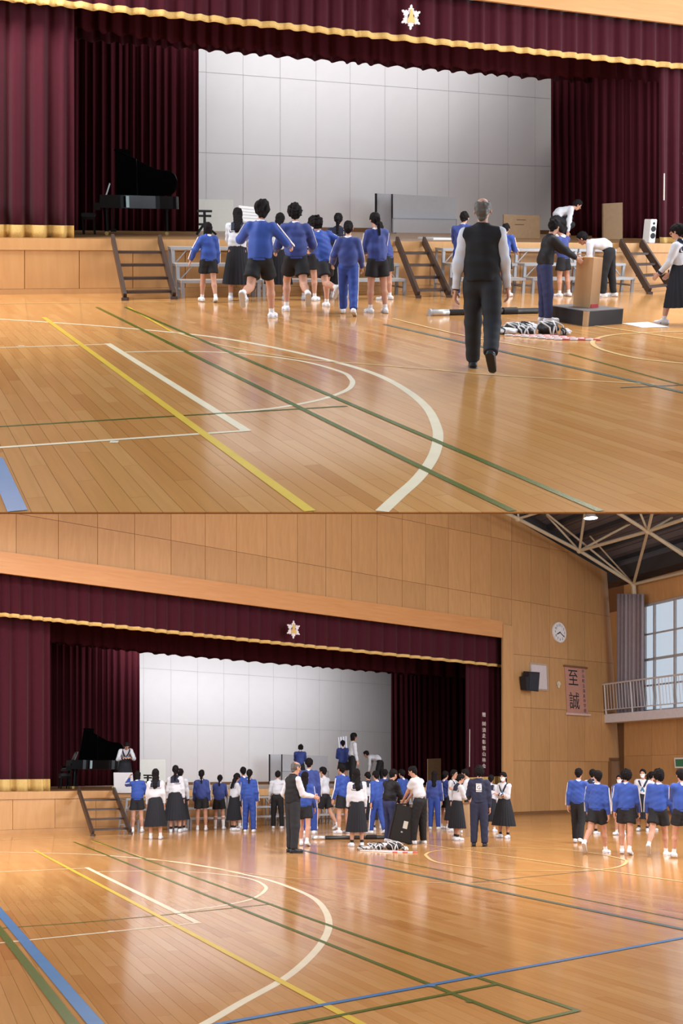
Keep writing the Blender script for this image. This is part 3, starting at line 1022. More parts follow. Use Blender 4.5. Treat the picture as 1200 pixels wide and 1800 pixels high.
def alongR(x, z, pl=P_R):
    """Point at height z in image column x on a plane along the side wall."""
    y0, y1 = 700, 1900
    for _ in range(50):
        ym = (y0 + y1) / 2
        if LO.plane(x, ym, *pl).z > z:
            y0 = ym
        else:
            y1 = ym
    return LO.plane(x, (y0 + y1) / 2, *pl)


zs_t, zs_b = zR(1072, 1255, P_B), zR(1072, 1270, P_B)
z_top = zR(1097, 1033)
w_t, w_b = zR(1133, 1065), zs_t + .05
xs = [1097, 1146, 1190, 1240, 1296, 1360, 1430, far_x]
for x0, x1 in zip(xs, xs[1:]):
    for z0, z1 in ((.1, zR(1146, 1328)), (zR(1146, 1328), zs_b + .02)):
        q = [alongR(x0, z1), alongR(x1, z1), alongR(x1, z0), alongR(x0, z0)]
        c = sum(q, Vector()) / 4
        e = dR * .007
        MB().slab([q[0] + e - c, q[1] - e - c, q[2] - e + UPV * .007 - c, q[3] + e + UPV * .007 - c], nR * .02).build('panel', M_PLY, wr, None, Matrix.Translation(c))
    q = [alongR(x0, z_top + .1), alongR(x1, z_top + .1), alongR(x1, w_t + .06), alongR(x0, w_t + .06)]
    MB().slab(q, nR * .02).build('panel', M_PLY, wr)
e0, e1 = alongR(1094, 0), alongR(far_x, 0)
for z0, z1 in ((0, zs_b + .1), (w_t + .05, z_top + .4)):
    MB().slab([e0 + UPV * z0, e1 + UPV * z0, e1 + UPV * z1, e0 + UPV * z1], -nR * .12).build('backing', M_BASE, wr)
MB().slab([e0, alongR(1132, 0), alongR(1132, w_t + .1), e0 + UPV * (w_t + .1)], -nR * .12).build('backing', M_PLY, wr)
MB().slab([e0, e1, e1 + UPV * .1, e0 + UPV * .1], nR * .035).build('skirting', M_BASE, wr)
# gallery
b0, b1 = alongR(1072, 0, P_B), alongR(far_x, 0, P_B)
gal = thing('gallery', 'white-edged gallery with a pale railing below the tall windows', 'balcony', LO, Matrix.Identity(4), kind='structure')
wd = -nR * ((pB - pR).dot(nR) + .1)
MB().slab([b0 + UPV * zs_b, b1 + UPV * zs_b, b1 + UPV * zs_t, b0 + UPV * zs_t], wd).build('slab', plain('gallery_white', (.70, .68, .72), .6), gal)
rail = thing('gallery_railing', 'pale steel railing along the white gallery edge', 'railing', LO, Matrix.Translation(b0 + UPV * zs_t))
r_t, r_b = zR(1085, 1200, P_B) - zs_t, zR(1085, 1246, P_B) - zs_t
m_rail = plain('pale_rail', (.62, .62, .64), .45)
Lg = (b1 - b0).length
MB().tube([UPV * r_t, dR * Lg + UPV * r_t], .035).build('top_rail', m_rail, rail)
MB().tube([UPV * r_b, dR * Lg + UPV * r_b], .022).build('bottom_rail', m_rail, rail)
k = 0
s = .15
while s < Lg:
    big = k % 9 == 0
    MB().tube([dR * s + UPV * (0 if big else r_b), dR * s + UPV * r_t], .032 if big else .012, 6).build('post' if big else 'baluster', m_rail, rail)
    s += .20
    k += 1
# windows: frame bars and panes
m_frame = plain('window_steel', (.42, .43, .45), .45)
glass, nt, bs = nodes_of('window_glass')
tr = add(nt, 'ShaderNodeBsdfTransparent')
tr.inputs[0].default_value = (.95, .98, 1, 1)
gl = add(nt, 'ShaderNodeBsdfGlossy')
gl.inputs['Roughness'].default_value = .05
mx = add(nt, 'ShaderNodeMixShader')
mx.inputs[0].default_value = .06
nt.links.new(tr.outputs[0], mx.inputs[1])
nt.links.new(gl.outputs[0], mx.inputs[2])
nt.links.new(mx.outputs[0], nt.nodes['Material Output'].inputs['Surface'])
wxs = [1133, 1150, 1186, 1225, 1268, 1316, 1370, 1430, far_x]
wz = [w_b, zR(1150, 1204), zR(1150, 1158), zR(1150, 1113), w_t]
win = thing('window_1', 'tall steel-framed gallery windows with pale blue daylight', 'window', LO, Matrix.Identity(4), kind='structure')
for z in wz:
    a, b = alongR(wxs[0], z), alongR(wxs[-1], z)
    MB().bar(a, b, .09, .10 if z in (wz[2], wz[0], wz[-1]) else .06).build('transom', m_frame, win)
for x in wxs:
    MB().bar(alongR(x, wz[0]), alongR(x, wz[-1]), .09, .09, dR).build('mullion', m_frame, win)
for x0, x1 in zip(wxs, wxs[1:]):
    for z0, z1 in zip(wz, wz[1:]):
        MB().slab([alongR(x0, z0), alongR(x1, z0), alongR(x1, z1), alongR(x0, z1)], nR * .006).build('pane', glass, win)
# brick block seen through the windows
far_o = alongR(1133, 0) - nR * 9
nbk = thing('neighbour_block', 'low brick building outside the gallery windows', 'building', LO, Matrix.Translation(far_o))
MB().box((0, 0, 0), (40, 6, zR(1165, 1199) + 1.2), frame_at((0, 0, 0), dR, -nR)).build('wall', plain('outside_brick', (.42, .24, .20), .8), nbk)
curtain(LO, 'gathered grey window curtain at the corner of the gallery', 1084, 1132, lambda x: 1044, lambda x: 1256, 1, 7, .10, plain('grey_drape', (.30, .27, .31), .9), None, 'window_curtain', 33, .8, plane=P_C)

# ---- roof: deck, purlins, space-frame truss, lamp
A_, B_ = LO.at(846, 888), LO.at(1097, 1033)
C_ = alongR(1200, z_top)
rn = (B_ - A_).cross(dR).normalized()
if rn.z < 0:
    rn = -rn
roof_o = thing('ceiling', 'dark ribbed metal roof deck on the slope of the lower hall', 'ceiling', LO, Matrix.Identity(4), kind='structure')
sl = (A_ - B_).normalized()
o1 = B_ - sl * 1.2 + rn * .95 + LO.n * .3
m_roof = plain('roof_deck', (.15, .14, .165), .7)
Lr = 17
Wd = (B_ - A_).length + 3.4
nrib = 26
for k in range(nrib):
    s0 = Wd * k / nrib
    s1 = Wd * (k + 1) / nrib - .05
    MB().slab([o1 + sl * s0, o1 + sl * s1, o1 + sl * s1 + dR * Lr, o1 + sl * s0 + dR * Lr], rn * .05).build('deck_sheet', m_roof, roof_o)
MB().slab([o1 + rn * .06, o1 + rn * .06 + sl * Wd, o1 + rn * .06 + sl * Wd + dR * Lr, o1 + rn * .06 + dR * Lr], rn * .03).build('lining', m_roof, roof_o)
for k in range(9):
    p = o1 - rn * .1 + sl * (Wd * (k + .5) / 9)
    MB().bar(p, p + dR * Lr, .16, .2, rn).build('purlin', plain('purlin_grey', (.055, .055, .065), .6), roof_o)
gb = [(x, roof(x) + dy) for x, dy in ((790, 2), (1100, 2), (1100, -95), (790, -95))]
MB().slab([LO.at(x, y, 1.008) for x, y in gb], LO.n * .1).build('gable_lining', plain('gable_dark', (.05, .05, .055), .8), roof_o)
MB().slab([e0 + UPV * (z_top + .12), e1 + UPV * (z_top + .12), e1 + UPV * (z_top + 1.0), e0 + UPV * (z_top + 1.0)], -nR * .12).build('eaves_lining', plain('gable_dark', (.05, .05, .055), .8), roof_o)
trs = thing('roof_truss', 'cream tubular space-frame truss below the dark roof', 'truss', LO, Matrix.Identity(4), kind='structure')
m_tr = plain('cream_tube', (.56, .50, .37), .45)
n3 = LO.plane(1113, 1027, P_R[0] + nR * .25, nR)
n2 = LO.at(1018, 968, .955)
n1 = LO.at(910, 912, .955)
q1n = (n2 - n3).cross(dR).normalized()
Q1 = (n2, q1n)
N = lambda x, y: LO.plane(x, y, *Q1)
n4 = N(1138, 934)
n5 = N(1200, 1008)
tops = lambda p, t: p + rn * 1.1 + t
top23 = (n2 + n3) / 2 + rn * .75 + dR * 1.2
memb = [(LO.at(862, 888, .955), n1, .1), (n1, n2, .1), (n2, n3, .1), (n2, n4, .1), (n4, N(1200, 913), .1), (n4, N(1230, 995), .1), (n4, N(1083, 900), .1),
        (n3, N(1240, 997), .09), (n3, LO.plane(1138, 934, n4, q1n), .08), (n4, N(1147, 897), .08), (n2, LO.at(1027, 905, .9), .075), (n2, LO.at(1140, 903, .85), .07),
        (n3, LO.at(957, 900, .97), .06), (n3, LO.at(1030, 935, .965), .05), (n2, LO.at(960, 905, .975), .06), (n1, LO.at(955, 898, .9), .07), (n1, LO.at(911, 898, .95), .06),
        (n4, LO.at(1225, 985, .8), .06), (n4, LO.at(1215, 890, .8), .06), (n4, LO.at(1120, 890, .8), .06)]
for a, b, r in memb:
    MB().tube([a, b], r * .75, 8).build('tube', m_tr, trs)
for p in (n1, n2, n3, n4):
    bm = bmesh.new()
    bmesh.ops.create_icosphere(bm, subdivisions=2, radius=.13)
    me = bpy.data.meshes.new('node')
    bm.to_mesh(me)
    bm.free()
    obj('node', me, m_tr, trs, None, Matrix.Translation(p))
MB().tube([n3, n3 - UPV * 1.4], .1, 8).build('column_stub', m_tr, trs)
lp = LO.at(1038, 911, .86)
hl = thing('high_bay_lamp', 'glowing round high-bay lamp hanging from the roof truss', 'lamp', LO, Matrix.Translation(lp))
em, nt, bs = nodes_of('lamp_glow')
bs.inputs['Emission Color'].default_value = (1, .95, .97, 1)
bs.inputs['Emission Strength'].default_value = 9.0
MB().disc(Matrix.Identity(4), .25, .03, 24).build('lens', em, hl)
cone = MB()
for k in range(24):
    a0, a1 = 2 * math.pi * k / 24, 2 * math.pi * (k + 1) / 24
    cone.poly([(.27 * math.cos(a0), .27 * math.sin(a0), .0), (.27 * math.cos(a1), .27 * math.sin(a1), .0), (.08 * math.cos(a1), .08 * math.sin(a1), .3), (.08 * math.cos(a0), .08 * math.sin(a0), .3)], [(0, 1, 2, 3)])
cone.build('reflector', plain('lamp_shell', (.5, .5, .5), .4), hl, smooth=True)
MB().tube([(0, 0, .28), (0, 0, .6)], .03).build('stem', m_tr, hl)

# ------------------------------------------------------------------ things fixed to the lower hall's wall
FW = frame_at((0, 0, 0), LO.ds, UPV)               # x along the wall, y up, z out


def on_wall(px, py, out=0.0):
    return Matrix.Translation(LO.at(px, py) - LO.n * (.035 + out)) @ FW


def wsize(x0, y0, x1, y1):
    a, b, c = LO.at(x0, y0), LO.at(x1, y0), LO.at(x0, y1)
    return (b - a).dot(LO.ds), abs((a - c).z)


w_, h_ = wsize(966, 1094, 994, 1130)
ck = thing('wall_clock', 'round white wall clock with dark numerals above the framed panel', 'clock', LO, on_wall(980, 1112))
rad = h_ / 2
MB().disc(Matrix.Identity(4), rad, .07, 40).build('case', plain('clock_white', (.78, .77, .76), .45), ck)
MB().disc(Matrix.Translation((0, 0, .07)), rad * .88, .006, 40).build('dial', plain('dial_white', (.84, .84, .86), .5), ck)
m_ink = plain('ink', (.03, .03, .04), .6)
for k in range(12):
    a = math.pi / 2 - (k + 1) * math.pi / 6
    text_mesh('numeral', str(k + 1), m_ink, ck, Matrix.Translation((rad * .70 * math.cos(a), rad * .70 * math.sin(a), .078)), rad * .34, .002)
for a, l, w in ((math.radians(205), .5, .11), (math.radians(-33), .72, .08)):
    MB().bar((0, 0, .086), (rad * l * math.cos(a), rad * l * math.sin(a), .086), rad * w, .006, Vector((0, 0, 1))).build('hand', m_ink, ck)
MB().disc(Matrix.Translation((0, 0, .08)), rad * .07, .012, 16).build('cap', m_ink, ck)

w_, h_ = wsize(931, 1168, 960, 1213)
pn = thing('framed_notice_panel', 'pale framed wall panel beside the black wall loudspeaker', 'panel', LO, on_wall(945, 1190))
MB().box((-w_ / 2, -h_ / 2, 0), (w_ / 2, h_ / 2, .03)).build('sheet', plain('pale_pink_sheet', (.66, .60, .62), .6), pn)
for q in (((-w_ / 2, -h_ / 2), (w_ / 2, -h_ / 2)), ((-w_ / 2, h_ / 2), (w_ / 2, h_ / 2)), ((-w_ / 2, -h_ / 2), (-w_ / 2, h_ / 2)), ((w_ / 2, -h_ / 2), (w_ / 2, h_ / 2))):
    MB().bar((*q[0], .02), (*q[1], .02), .07, .06, Vector((0, 0, 1))).build('frame_bar', plain('frame_tan', (.48, .36, .26), .5), pn)

w_, h_ = wsize(912, 1180, 934, 1214)
sp = thing('wall_loudspeaker', 'black loudspeaker on a bracket beside the framed panel', 'loudspeaker', LO, on_wall(922, 1197) @ Matrix.Rotation(math.radians(-12), 4, 'Y') @ Matrix.Rotation(math.radians(8), 4, 'X'))
MB().poly([(-w_ * .28, h_ / 2, .12), (w_ * .5, h_ / 2, .12), (w_ * .42, -h_ / 2, .12), (-w_ * .4, -h_ / 2 + .03, .12), (-w_ * .5, h_ * .22, .12), (-w_ * .3, h_ * .25, .12),
           (-w_ * .28, h_ / 2, .5), (w_ * .4, h_ / 2, .5), (w_ * .36, -h_ / 2, .5), (-w_ * .4, -h_ / 2 + .03, .5), (-w_ * .5, h_ * .22, .5), (-w_ * .3, h_ * .25, .5)],
          [(0, 1, 2, 3, 4, 5), (11, 10, 9, 8, 7, 6)] + [(i, (i + 1) % 6, 6 + (i + 1) % 6, 6 + i) for i in range(6)]).build('cabinet', plain('speaker_black', (.018, .020, .028), .5), sp)
MB().box((-w_ * .25, -h_ * .42, .5), (w_ * .33, h_ * .42, .515)).build('grille', plain('grille_black', (.03, .033, .045), .8), sp)
MB().bar((0, 0, -.1), (0, 0, .14), .08, .08, Vector((0, 1, 0))).build('bracket', M_BLACK, sp)

bl = thing('wall_bell', 'small cream round bell between the framed panel and the banner', 'bell', LO, on_wall(979, 1202))
MB().disc(Matrix.Identity(4), .10, .06, 20).disc(Matrix.Translation((0, 0, .06)), .06, .04, 16).build('dome', plain('cream_plastic', (.72, .66, .52), .5), bl)
MB().box((-.05, -.17, 0), (.05, -.09, .05)).build('box', plain('cream_plastic', (.72, .66, .52), .5), bl)

w_, h_ = wsize(993, 1172, 1029, 1256)
bn = thing('calligraphy_banner', 'pink hanging banner with two big brushed black characters', 'banner', LO, on_wall(1011, 1214))
MB().box((-w_ / 2, -h_ / 2, 0), (w_ / 2, h_ / 2, .02)).build('cloth', plain('banner_pink', (.50, .26, .20), .8), bn)
MB().tube([(-w_ * .56, h_ / 2, .05), (w_ * .56, h_ / 2, .05)], .04).build('top_rod', M_BASE, bn)
MB().tube([(-w_ * .56, -h_ / 2, .06), (w_ * .56, -h_ / 2, .06)], .05).build('bottom_rod', plain('pale_rod', (.70, .52, .48), .4), bn)
ch = h_ * .36
for t, y in (('至', .24), ('誠', -.245)):
    o = text_mesh('character', t, m_ink, bn, Matrix.Translation((-w_ * .13, h_ * y, .025)) @ Matrix.Diagonal((1.0, 1.06, 1, 1)), ch, .003)
    o['label'] = 'large brushed black character ' + t
for i, t in enumerate('小山町立須走中学校'):
    text_mesh('small_character', t, m_ink, bn, Matrix.Translation((w_ * .36, h_ * (.42 - i * .105), .025)), h_ * .085, .002)
# small lamp by the corner curtain
sl_ = thing('corner_floodlight', 'small white floodlight high up by the grey curtain', 'lamp', LO, on_wall(1077, 1052))
MB().box((-.22, -.05, .05), (.18, .05, .3)).build('housing', M_WHITE, sl_, bevel=.02)
MB().bar((0, 0, 0), (0, 0, .1), .05, .05, Vector((0, 1, 0))).build('bracket', M_GREYMETAL, sl_)
# exit sign on the side wall
ex_c = LO.plane(1197, 1341, *P_R) + nR * .05
ex = thing('exit_sign', 'white and green exit sign box on the side wall', 'sign', LO, frame_at(ex_c, dR, UPV))
MB().box((-.25, -.2, 0), (.45, .2, .08)).build('box', M_WHITE, ex)
MB().box((-.18, -.14, .08), (.40, .14, .085)).build('face', plain('exit_green', (.05, .22, .12), .5), ex)

# ------------------------------------------------------------------ white characters and a thin white line on the main curtains
m_ch = plain('white_embroidery', (.78, .72, .66), .7)
for hall, cur, x, ys, px in ((LO, CUR_LO, 847, (1257, 1273, 1284, 1294, 1305, 1315.5, 1326, 1336.5, 1347), 8.5), (UP, CUR_UP, 1200, (248, 270, 285, 301, 318, 332, 348, 363, 378), 12)):
    inv = cur.matrix_world.inverted() @ hall.M
    for t, y in zip('贈㈶須走彰徳山林会', ys):
        p = hall.at(x, y, 1.02)
        s = abs(hall.at(x, y - px / 2, 1.02).z - hall.at(x, y + px / 2, 1.02).z)
        o = text_mesh('embroidered_character', t, m_ch, cur, inv @ Matrix.Translation(p - hall.n * .10) @ frame_at((0, 0, 0), hall.ds, UPV) @ Matrix.Diagonal((1.15, 1, 1, 1)), s, .004)
    cx, cy0, cy1 = (822, 1282, 1348) if hall is LO else (1162, 305, 352)
    MB().tube([inv @ (hall.at(cx, cy0, 1.02) - hall.n * .1), inv @ (hall.at(cx - .5, cy1, 1.02) - hall.n * .1)], .014, 6).build('white_line', m_ch, cur)

# ------------------------------------------------------------------ boards and stands on the stages
board(UP, 'cream upright board against the back wall beside the wing curtain, upper hall', ((349, 350), (410, 351), (410, 410.5), (349, 410)), 1.44, .04, M_CREAM, r_top=1.47)
board(LO, 'cream upright board against the back wall beside the wing curtain, lower hall', ((244, 1335), (291, 1335), (291, 1380), (244, 1380.5)), 1.44, .04, M_CREAM, r_top=1.47)


def whiteboards(hall, q1, q2, q3, words):
    r, c, q = board(hall, f'narrow pale grey folding screen {words}', q1, 1.445, .04, M_GREYBOARD, 'folding_screen', 'screen')
    for a, b in ((0, 3), (1, 2)):
        MB().bar(q[a] - c - hall.n * .02, q[b] - c - hall.n * .02 - Vector((0, 0, .0)), .05, .05, hall.ds).build('frame_post', M_BLACK, r)
    r, c, q = board(hall, f'wide pale grey whiteboard {words}', q2, 1.40, .04, M_GREYBOARD, 'whiteboard', 'whiteboard')
    MB().slab([hall.at(x, y, 1.39) - c for x, y in q3], hall.n * .03).build('lower_sheet', M_GREYBOARD, r)
    MB().bar(q[3] - c - hall.n * .04, q[2] - c - hall.n * .04, .06, .03).build('pen_ledge', M_GREYMETAL, r)
    bl_, br_ = q[3] - c, q[2] - c
    for p in (bl_, br_):
        f = Vector((p.x, p.y, hall.zs - c.z + .02))
        MB().bar(p, f, .05, .05, hall.ds).build('leg', M_GREYMETAL, r)
        MB().bar(f - hall.n * .3, f + hall.n * .3, .05, .04).build('foot', M_GREYMETAL, r)


whiteboards(UP, ((660, 340), (689, 341), (689, 412), (660, 412)), ((691, 341), (801, 347), (801, 386), (691, 384)), ((691, 385), (801, 387), (801, 410), (691, 409)), 'by the back wall of the upper stage')
whiteboards(LO, ((473, 1326), (495, 1326), (495, 1379), (473, 1379)), ((497, 1326), (576, 1329), (576, 1356), (497, 1356)), ((497, 1357), (576, 1357), (576, 1377), (497, 1377)), 'by the back wall of the lower stage')
r, c, q = board(UP, 'brown cardboard panel lying on its long edge on the upper stage', ((885, 377), (949, 379), (949, 424), (885, 423)), 1.2, .05, plain('cardboard', (.44, .29, .17), .7), 'cardboard_panel', 'panel')
for y0, x0, x1 in ((.62, .3, .55), (.8, .35, .6)):
    MB().slab([lerp(lerp(q[3], q[2], x), lerp(q[0], q[1], x), y) - c - UP.n * .004 for x, y in ((x0, y0), (x1, y0), (x1, y0 + .03), (x0, y0 + .03))], -UP.n * .004).build('printed_bar', plain('print_brown', (.20, .12, .07), .7), r)
board(UP, 'tall brown board upright before the wing curtain, upper hall', ((1060, 358), (1094, 356), (1094, 423), (1060, 422)), 1.2, .06, M_TAN, 'upright_board', 'board')
board(LO, 'tall brown board upright before the wing curtain, lower hall', ((752, 1334), (775, 1333), (775, 1380), (752, 1380)), 1.2, .06, M_TAN, 'upright_board', 'board')
# column loudspeaker
p = UP.deck(1158, 1.0) + UP.n * .35
fr = frame_at(p, UP.ds, UP.n)
ls = thing('column_loudspeaker', 'white column loudspeaker with two dark cones on the stage edge', 'loudspeaker', UP, fr)
MB().box((-.085, -.1, 0), (.085, .15, .52)).build('cabinet', M_WHITE, ls, bevel=.012)
for z, r in ((.16, .062), (.31, .062), (.43, .028)):
    MB().disc(Matrix.Translation((0, -.1, z)) @ Matrix.Rotation(math.pi / 2, 4, 'X'), r, .012, 24).build('cone', M_BLACK, ls)
# black stands at the foot of the cream boards


def rack(hall, x, r, label, top):
    p = hall.deck(x, r)
    M = frame_at(p, hall.ds, hall.n)
    o = thing('folded_stand', label, 'stand', hall, M)
    MB().bar((0, 0, 0), (0, 0, top), .05, .05, Vector((0, 1, 0))).build('post', M_BLACK, o)
    for z, l in ((top, .34), (top * .8, .3), (top * .45, .26)):
        MB().bar((-l / 2, 0, z), (l / 2, 0, z), .05, .05).build('arm', M_BLACK, o)
    for a in (-.22, .22):
        MB().bar((a, -.15, .02), (a * .2, 0, .2), .04, .04).build('leg', M_BLACK, o)


rack(UP, 360, 1.2, 'black folded stand in front of the cream board, upper hall', .52)
rack(LO, 259, 1.2, 'black folded stand in front of the cream board, lower hall', .42)

# ------------------------------------------------------------------ things on the floors


def barrel_bar(hall, a, b, r, label):
    A, B = hall.floor(*a), hall.floor(*b)
    A.z = B.z = r
    c = A.copy()
    c.z = 0
    o = thing('support_pole', label, 'pole', hall, Matrix.Translation(c))
    d = (B - A).normalized()
    MB().tube([A - c + d * .3, B - c], r, 14).build('tube', plain('black_pole', (.02, .02, .022), .35, spec=.5), o, smooth=True)
    MB().tube([A - c, A - c + d * .3], r * 1.15, 14).build('silver_end', plain('silver_end', (.6, .6, .62), .35, .6), o, smooth=True)
    MB().tube([A - c - d * .03, A - c], r * 1.4, 14).build('cap', M_GREYMETAL, o)
    m = lerp(A, B, .66) - c
    MB().tube([m, m + d * .25], r * 1.4, 14).build('clamp', M_BLACK, o)


barrel_bar(UP, (757, 555), (945, 551), .045, 'black round pole with silver end lying on the upper floor')
barrel_bar(LO, (549, 1476), (692, 1475), .045, 'black round pole with silver end lying on the lower floor')


def bag_heap(hall, x0, x1, y, where, sc):
    """Kit bags, cords and striped sticks, each its own thing."""
    rnd = random.Random(int(x0))
    a, b = hall.floor(x0, y), hall.floor(x1, y)
    d = (b - a).normalized()
    n = Vector((-d.y, d.x, 0))
    W = (b - a).length
    blk, wht = plain('bag_black', (.025, .027, .03), .55, bump=.6), plain('bag_white', (.66, .66, .68), .6, bump=.4)
    specs = [('flat white kit bag lying', .10, .06, .15, .045, wht, blk), ('black drawstring bag with looping white cords', .70, .04, .16, .085, blk, wht), ('small black pouch with a white strap', .36, -.02, .11, .055, blk, wht),
             ('crumpled white bag tucked', .50, .30, .13, .07, wht, blk), ('black shoe bag with white trim', .30, .34, .14, .06, blk, wht), ('little white pouch', .92, -.06, .07, .045, wht, blk)]
    for nm, t, off, L, r, m1, m2 in specs:
        p = a + d * (W * t) + n * off
        o = thing('kit_bag', f'{nm} in the {hall.name} hall heap', 'bag', hall, Matrix.Translation(p), f'heap of kit bags {where}')
        bm = bmesh.new()
        bmesh.ops.create_icosphere(bm, subdivisions=4, radius=1)
        ph = rnd.uniform(0, 6)
        for v in bm.verts:
            k = 1 + .13 * math.sin(5 * v.co.x + 3 * v.co.y + ph) * math.cos(4 * v.co.z + t * 9) + .06 * math.sin(13 * v.co.x - 9 * v.co.y + ph)
            v.co = Vector((v.co.x * L * k, v.co.y * L * .75 * k, max(-.9, v.co.z * k) * r + r * .9))
        me = bpy.data.meshes.new('bag')
        bm.to_mesh(me)
        bm.free()
        me.polygons.foreach_set('use_smooth', [True] * len(me.polygons))
        ang = rnd.uniform(-.5, .5) + math.atan2(d.y, d.x)
        obj('bag', me, m1, o, None, Matrix.Rotation(ang, 4, 'Z'))
        for q in range(5 if m1 is blk else 2):
            pts = []
            x = L * (-.7 + .35 * q)
            for k in range(11):
                th = math.pi * (k / 10)
                pts.append(Matrix.Rotation(ang, 3, 'Z') @ Vector((x + L * .3 * math.sin(2.3 * th + q * 1.7), L * .8 * math.cos(th), max(.008, r * .9 + r * 1.08 * math.sin(th + .2 * math.sin(q)) - (r if k in (0, 10) else 0)))))
            MB().tube(pts, .010, 6).build('cord', m2, o, smooth=True)
    red, white = plain('stick_red', (.66, .16, .16), .5), plain('stick_white', (.80, .78, .78), .5)
    for i in range(7):
        s = a + d * (W * (.0 + .09 * i)) - n * (.17 + .075 * (i % 7))
        e = (Matrix.Rotation(rnd.uniform(-.10, .0), 3, 'Z') @ d)
        o = thing('striped_stick', f'red and white striped stick before the kit bags, {hall.name} hall', 'stick', hall, Matrix.Translation(s), f'striped sticks before the kit bags, {hall.name} hall')
        for k in range(6):
            MB().tube([e * (.10 * k) + UPV * .012, e * (.10 * (k + 1)) + UPV * .012], .012, 8).build('band', red if k % 2 else white, o, smooth=True)


bag_heap(UP, 880, 1000, 588, 'in the heap beside the woman in black, upper hall', 1)
bag_heap(LO, 632, 718, 1495, 'in the heap near the black case, lower hall', 1)

# low black platform with a wooden corner, tall wooden plinth tilted on it, upper hall
f0 = UP.floor(1030, 574)
fl, frr = UP.floor(966, 563), UP.floor(1094, 569)
e1, e2 = (fl - f0), (frr - f0)
hgt = .21
pf = thing('low_platform', 'low black platform with a bare wooden corner, upper hall', 'platform', UP, Matrix.Translation(f0))
e2 = e2.normalized() * .82
e1 = e1.normalized() * .95
MB().slab([Vector(), e2, e2 + e1, e1], UPV * hgt).build('body', plain('platform_black', (.022, .020, .020), .5), pf, bevel=.006)
MB().slab([Vector((0, 0, hgt)), e2 + UPV * hgt, e2 + e1 + UPV * hgt, e1 + UPV * hgt], UPV * .012).build('top', plain('platform_grey', (.16, .15, .16), .5), pf)
MB().slab([-(e1 + e2) * .004, e2 * .06, e2 * .06 + e1 * .1, e1 * .1], UPV * (hgt + .002)).build('wooden_corner', M_TAN, pf)['label'] = 'bare wood showing at the corner'
pc = UP.floor(1036, 541, hgt + .013)
M = Matrix.Translation(pc) @ Matrix.Rotation(math.atan2(e2.y, e2.x), 4, 'Z')
pl = thing('wooden_plinth', 'tall pale wooden plinth standing on the low black platform', 'plinth', UP, M)
m_pl = wood('plinth_wood', (.48, .27, .12), (.60, .36, .18), .45)
for lo_c, hi_c, nm in (((-.02, -.015, 0), (.19, .0, .70), 'front_panel'), ((-.02, 0, 0), (-.005, .30, .70), 'side_panel'), ((.175, 0, 0), (.19, .30, .70), 'side_panel'), ((-.02, -.015, .70), (.19, .30, .72), 'top')):
    MB().box(lo_c, hi_c).build(nm, m_pl, pl)
MB().box((.0, -.025, .0), (.16, -.016, .05)).build('red_tag', plain('tag_red', (.6, .06, .06), .6), pl)
pa = UP.floor(1133, 572)
pt = thing('paper_sheet', 'white paper sheet lying on the floor past the low black platform', 'paper', UP, Matrix.Translation(pa) @ Matrix.Rotation(.25, 4, 'Z'))
MB().poly([(-.2, -.28, .002), (.24, -.28, .004), (.22, .3, .02), (-.22, .28, .004)], [(0, 1, 2, 3)]).build('sheet', M_WHITE, pt)

# lower hall: black case held between the man and the woman
cs = LO.floor(708, 1484)
M = Matrix.Translation(cs) @ Matrix.Rotation(math.radians(8), 4, 'Z')
kc = thing('black_case', 'black flat case with a paper label held upright on the lower floor', 'case', LO, M)
sk = Matrix.Rotation(math.radians(14), 4, 'Y')
MB().box((-.27, -.11, .0), (.31, .11, .78), Matrix.Translation((-.08, 0, .055)) @ sk).build('shell', plain('case_black', (.014, .014, .015), .4), kc, bevel=.02)
MB().box((-.02, -.117, .30), (.08, -.11, .46), Matrix.Translation((-.08, 0, .055)) @ sk).build('paper_label', plain('label_grey', (.55, .55, .5), .7), kc)
MB().box((-.04, -.117, .20), (.0, -.11, .23), Matrix.Translation((-.08, 0, .055)) @ sk).build('badge', M_GREYMETAL, kc)
MB().bar((-.12, 0, .86), (.12, 0, .86), .03, .03).bar((-.12, 0, .78), (-.12, 0, .86), .03, .03).bar((.12, 0, .78), (.12, 0, .86), .03, .03).build('handle', M_BLACK, kc)
bb = LO.floor(820, 1470)
tb = thing('carried_board', 'tan wooden board stood on edge beside the staff member in navy', 'board', LO, Matrix.Translation(bb) @ Matrix.Rotation(math.radians(70), 4, 'Z'))
MB().box((-.3, -.03, 0), (.3, .03, .80)).build('panel', M_TAN, tb, bevel=.004)
MB().box((-.31, -.04, .78), (.31, .04, .82)).build('edge_strip', M_BASE, tb)
# grey panel handed down from the stage, striped papers held up on stage
r, c, q = board(LO, 'pale grey panel being handed down from the stage by the bending girl', ((200, 1358), (233, 1358), (236, 1394), (201, 1394)), .995, .03, M_GREYBOARD, 'grey_panel', 'panel')
r, c, q = board(LO, 'white sheet with blue stripes held up on the lower stage', ((594, 1296), (609, 1294), (610, 1316), (596, 1317)), 1.06, .02, M_WHITE, 'striped_sheet', 'sheet')
for k in range(3):
    t0, t1 = .12 + .3 * k, .22 + .3 * k
    MB().slab([lerp(q[0], q[1], t) - c - LO.n * .002 for t in (t0, t1)] + [lerp(q[3], q[2], t) - c - LO.n * .002 for t in (t1, t0)], -LO.n * .004).build('stripe', plain('stripe_blue', (.25, .32, .55), .6), r)
r, c, q = board(UP, 'white ruled sheet held up by the long-haired girl in sailor suit', ((419, 361), (464, 366), (463, 391), (428, 389)), .985, .01, M_WHITE, 'ruled_sheet', 'sheet')
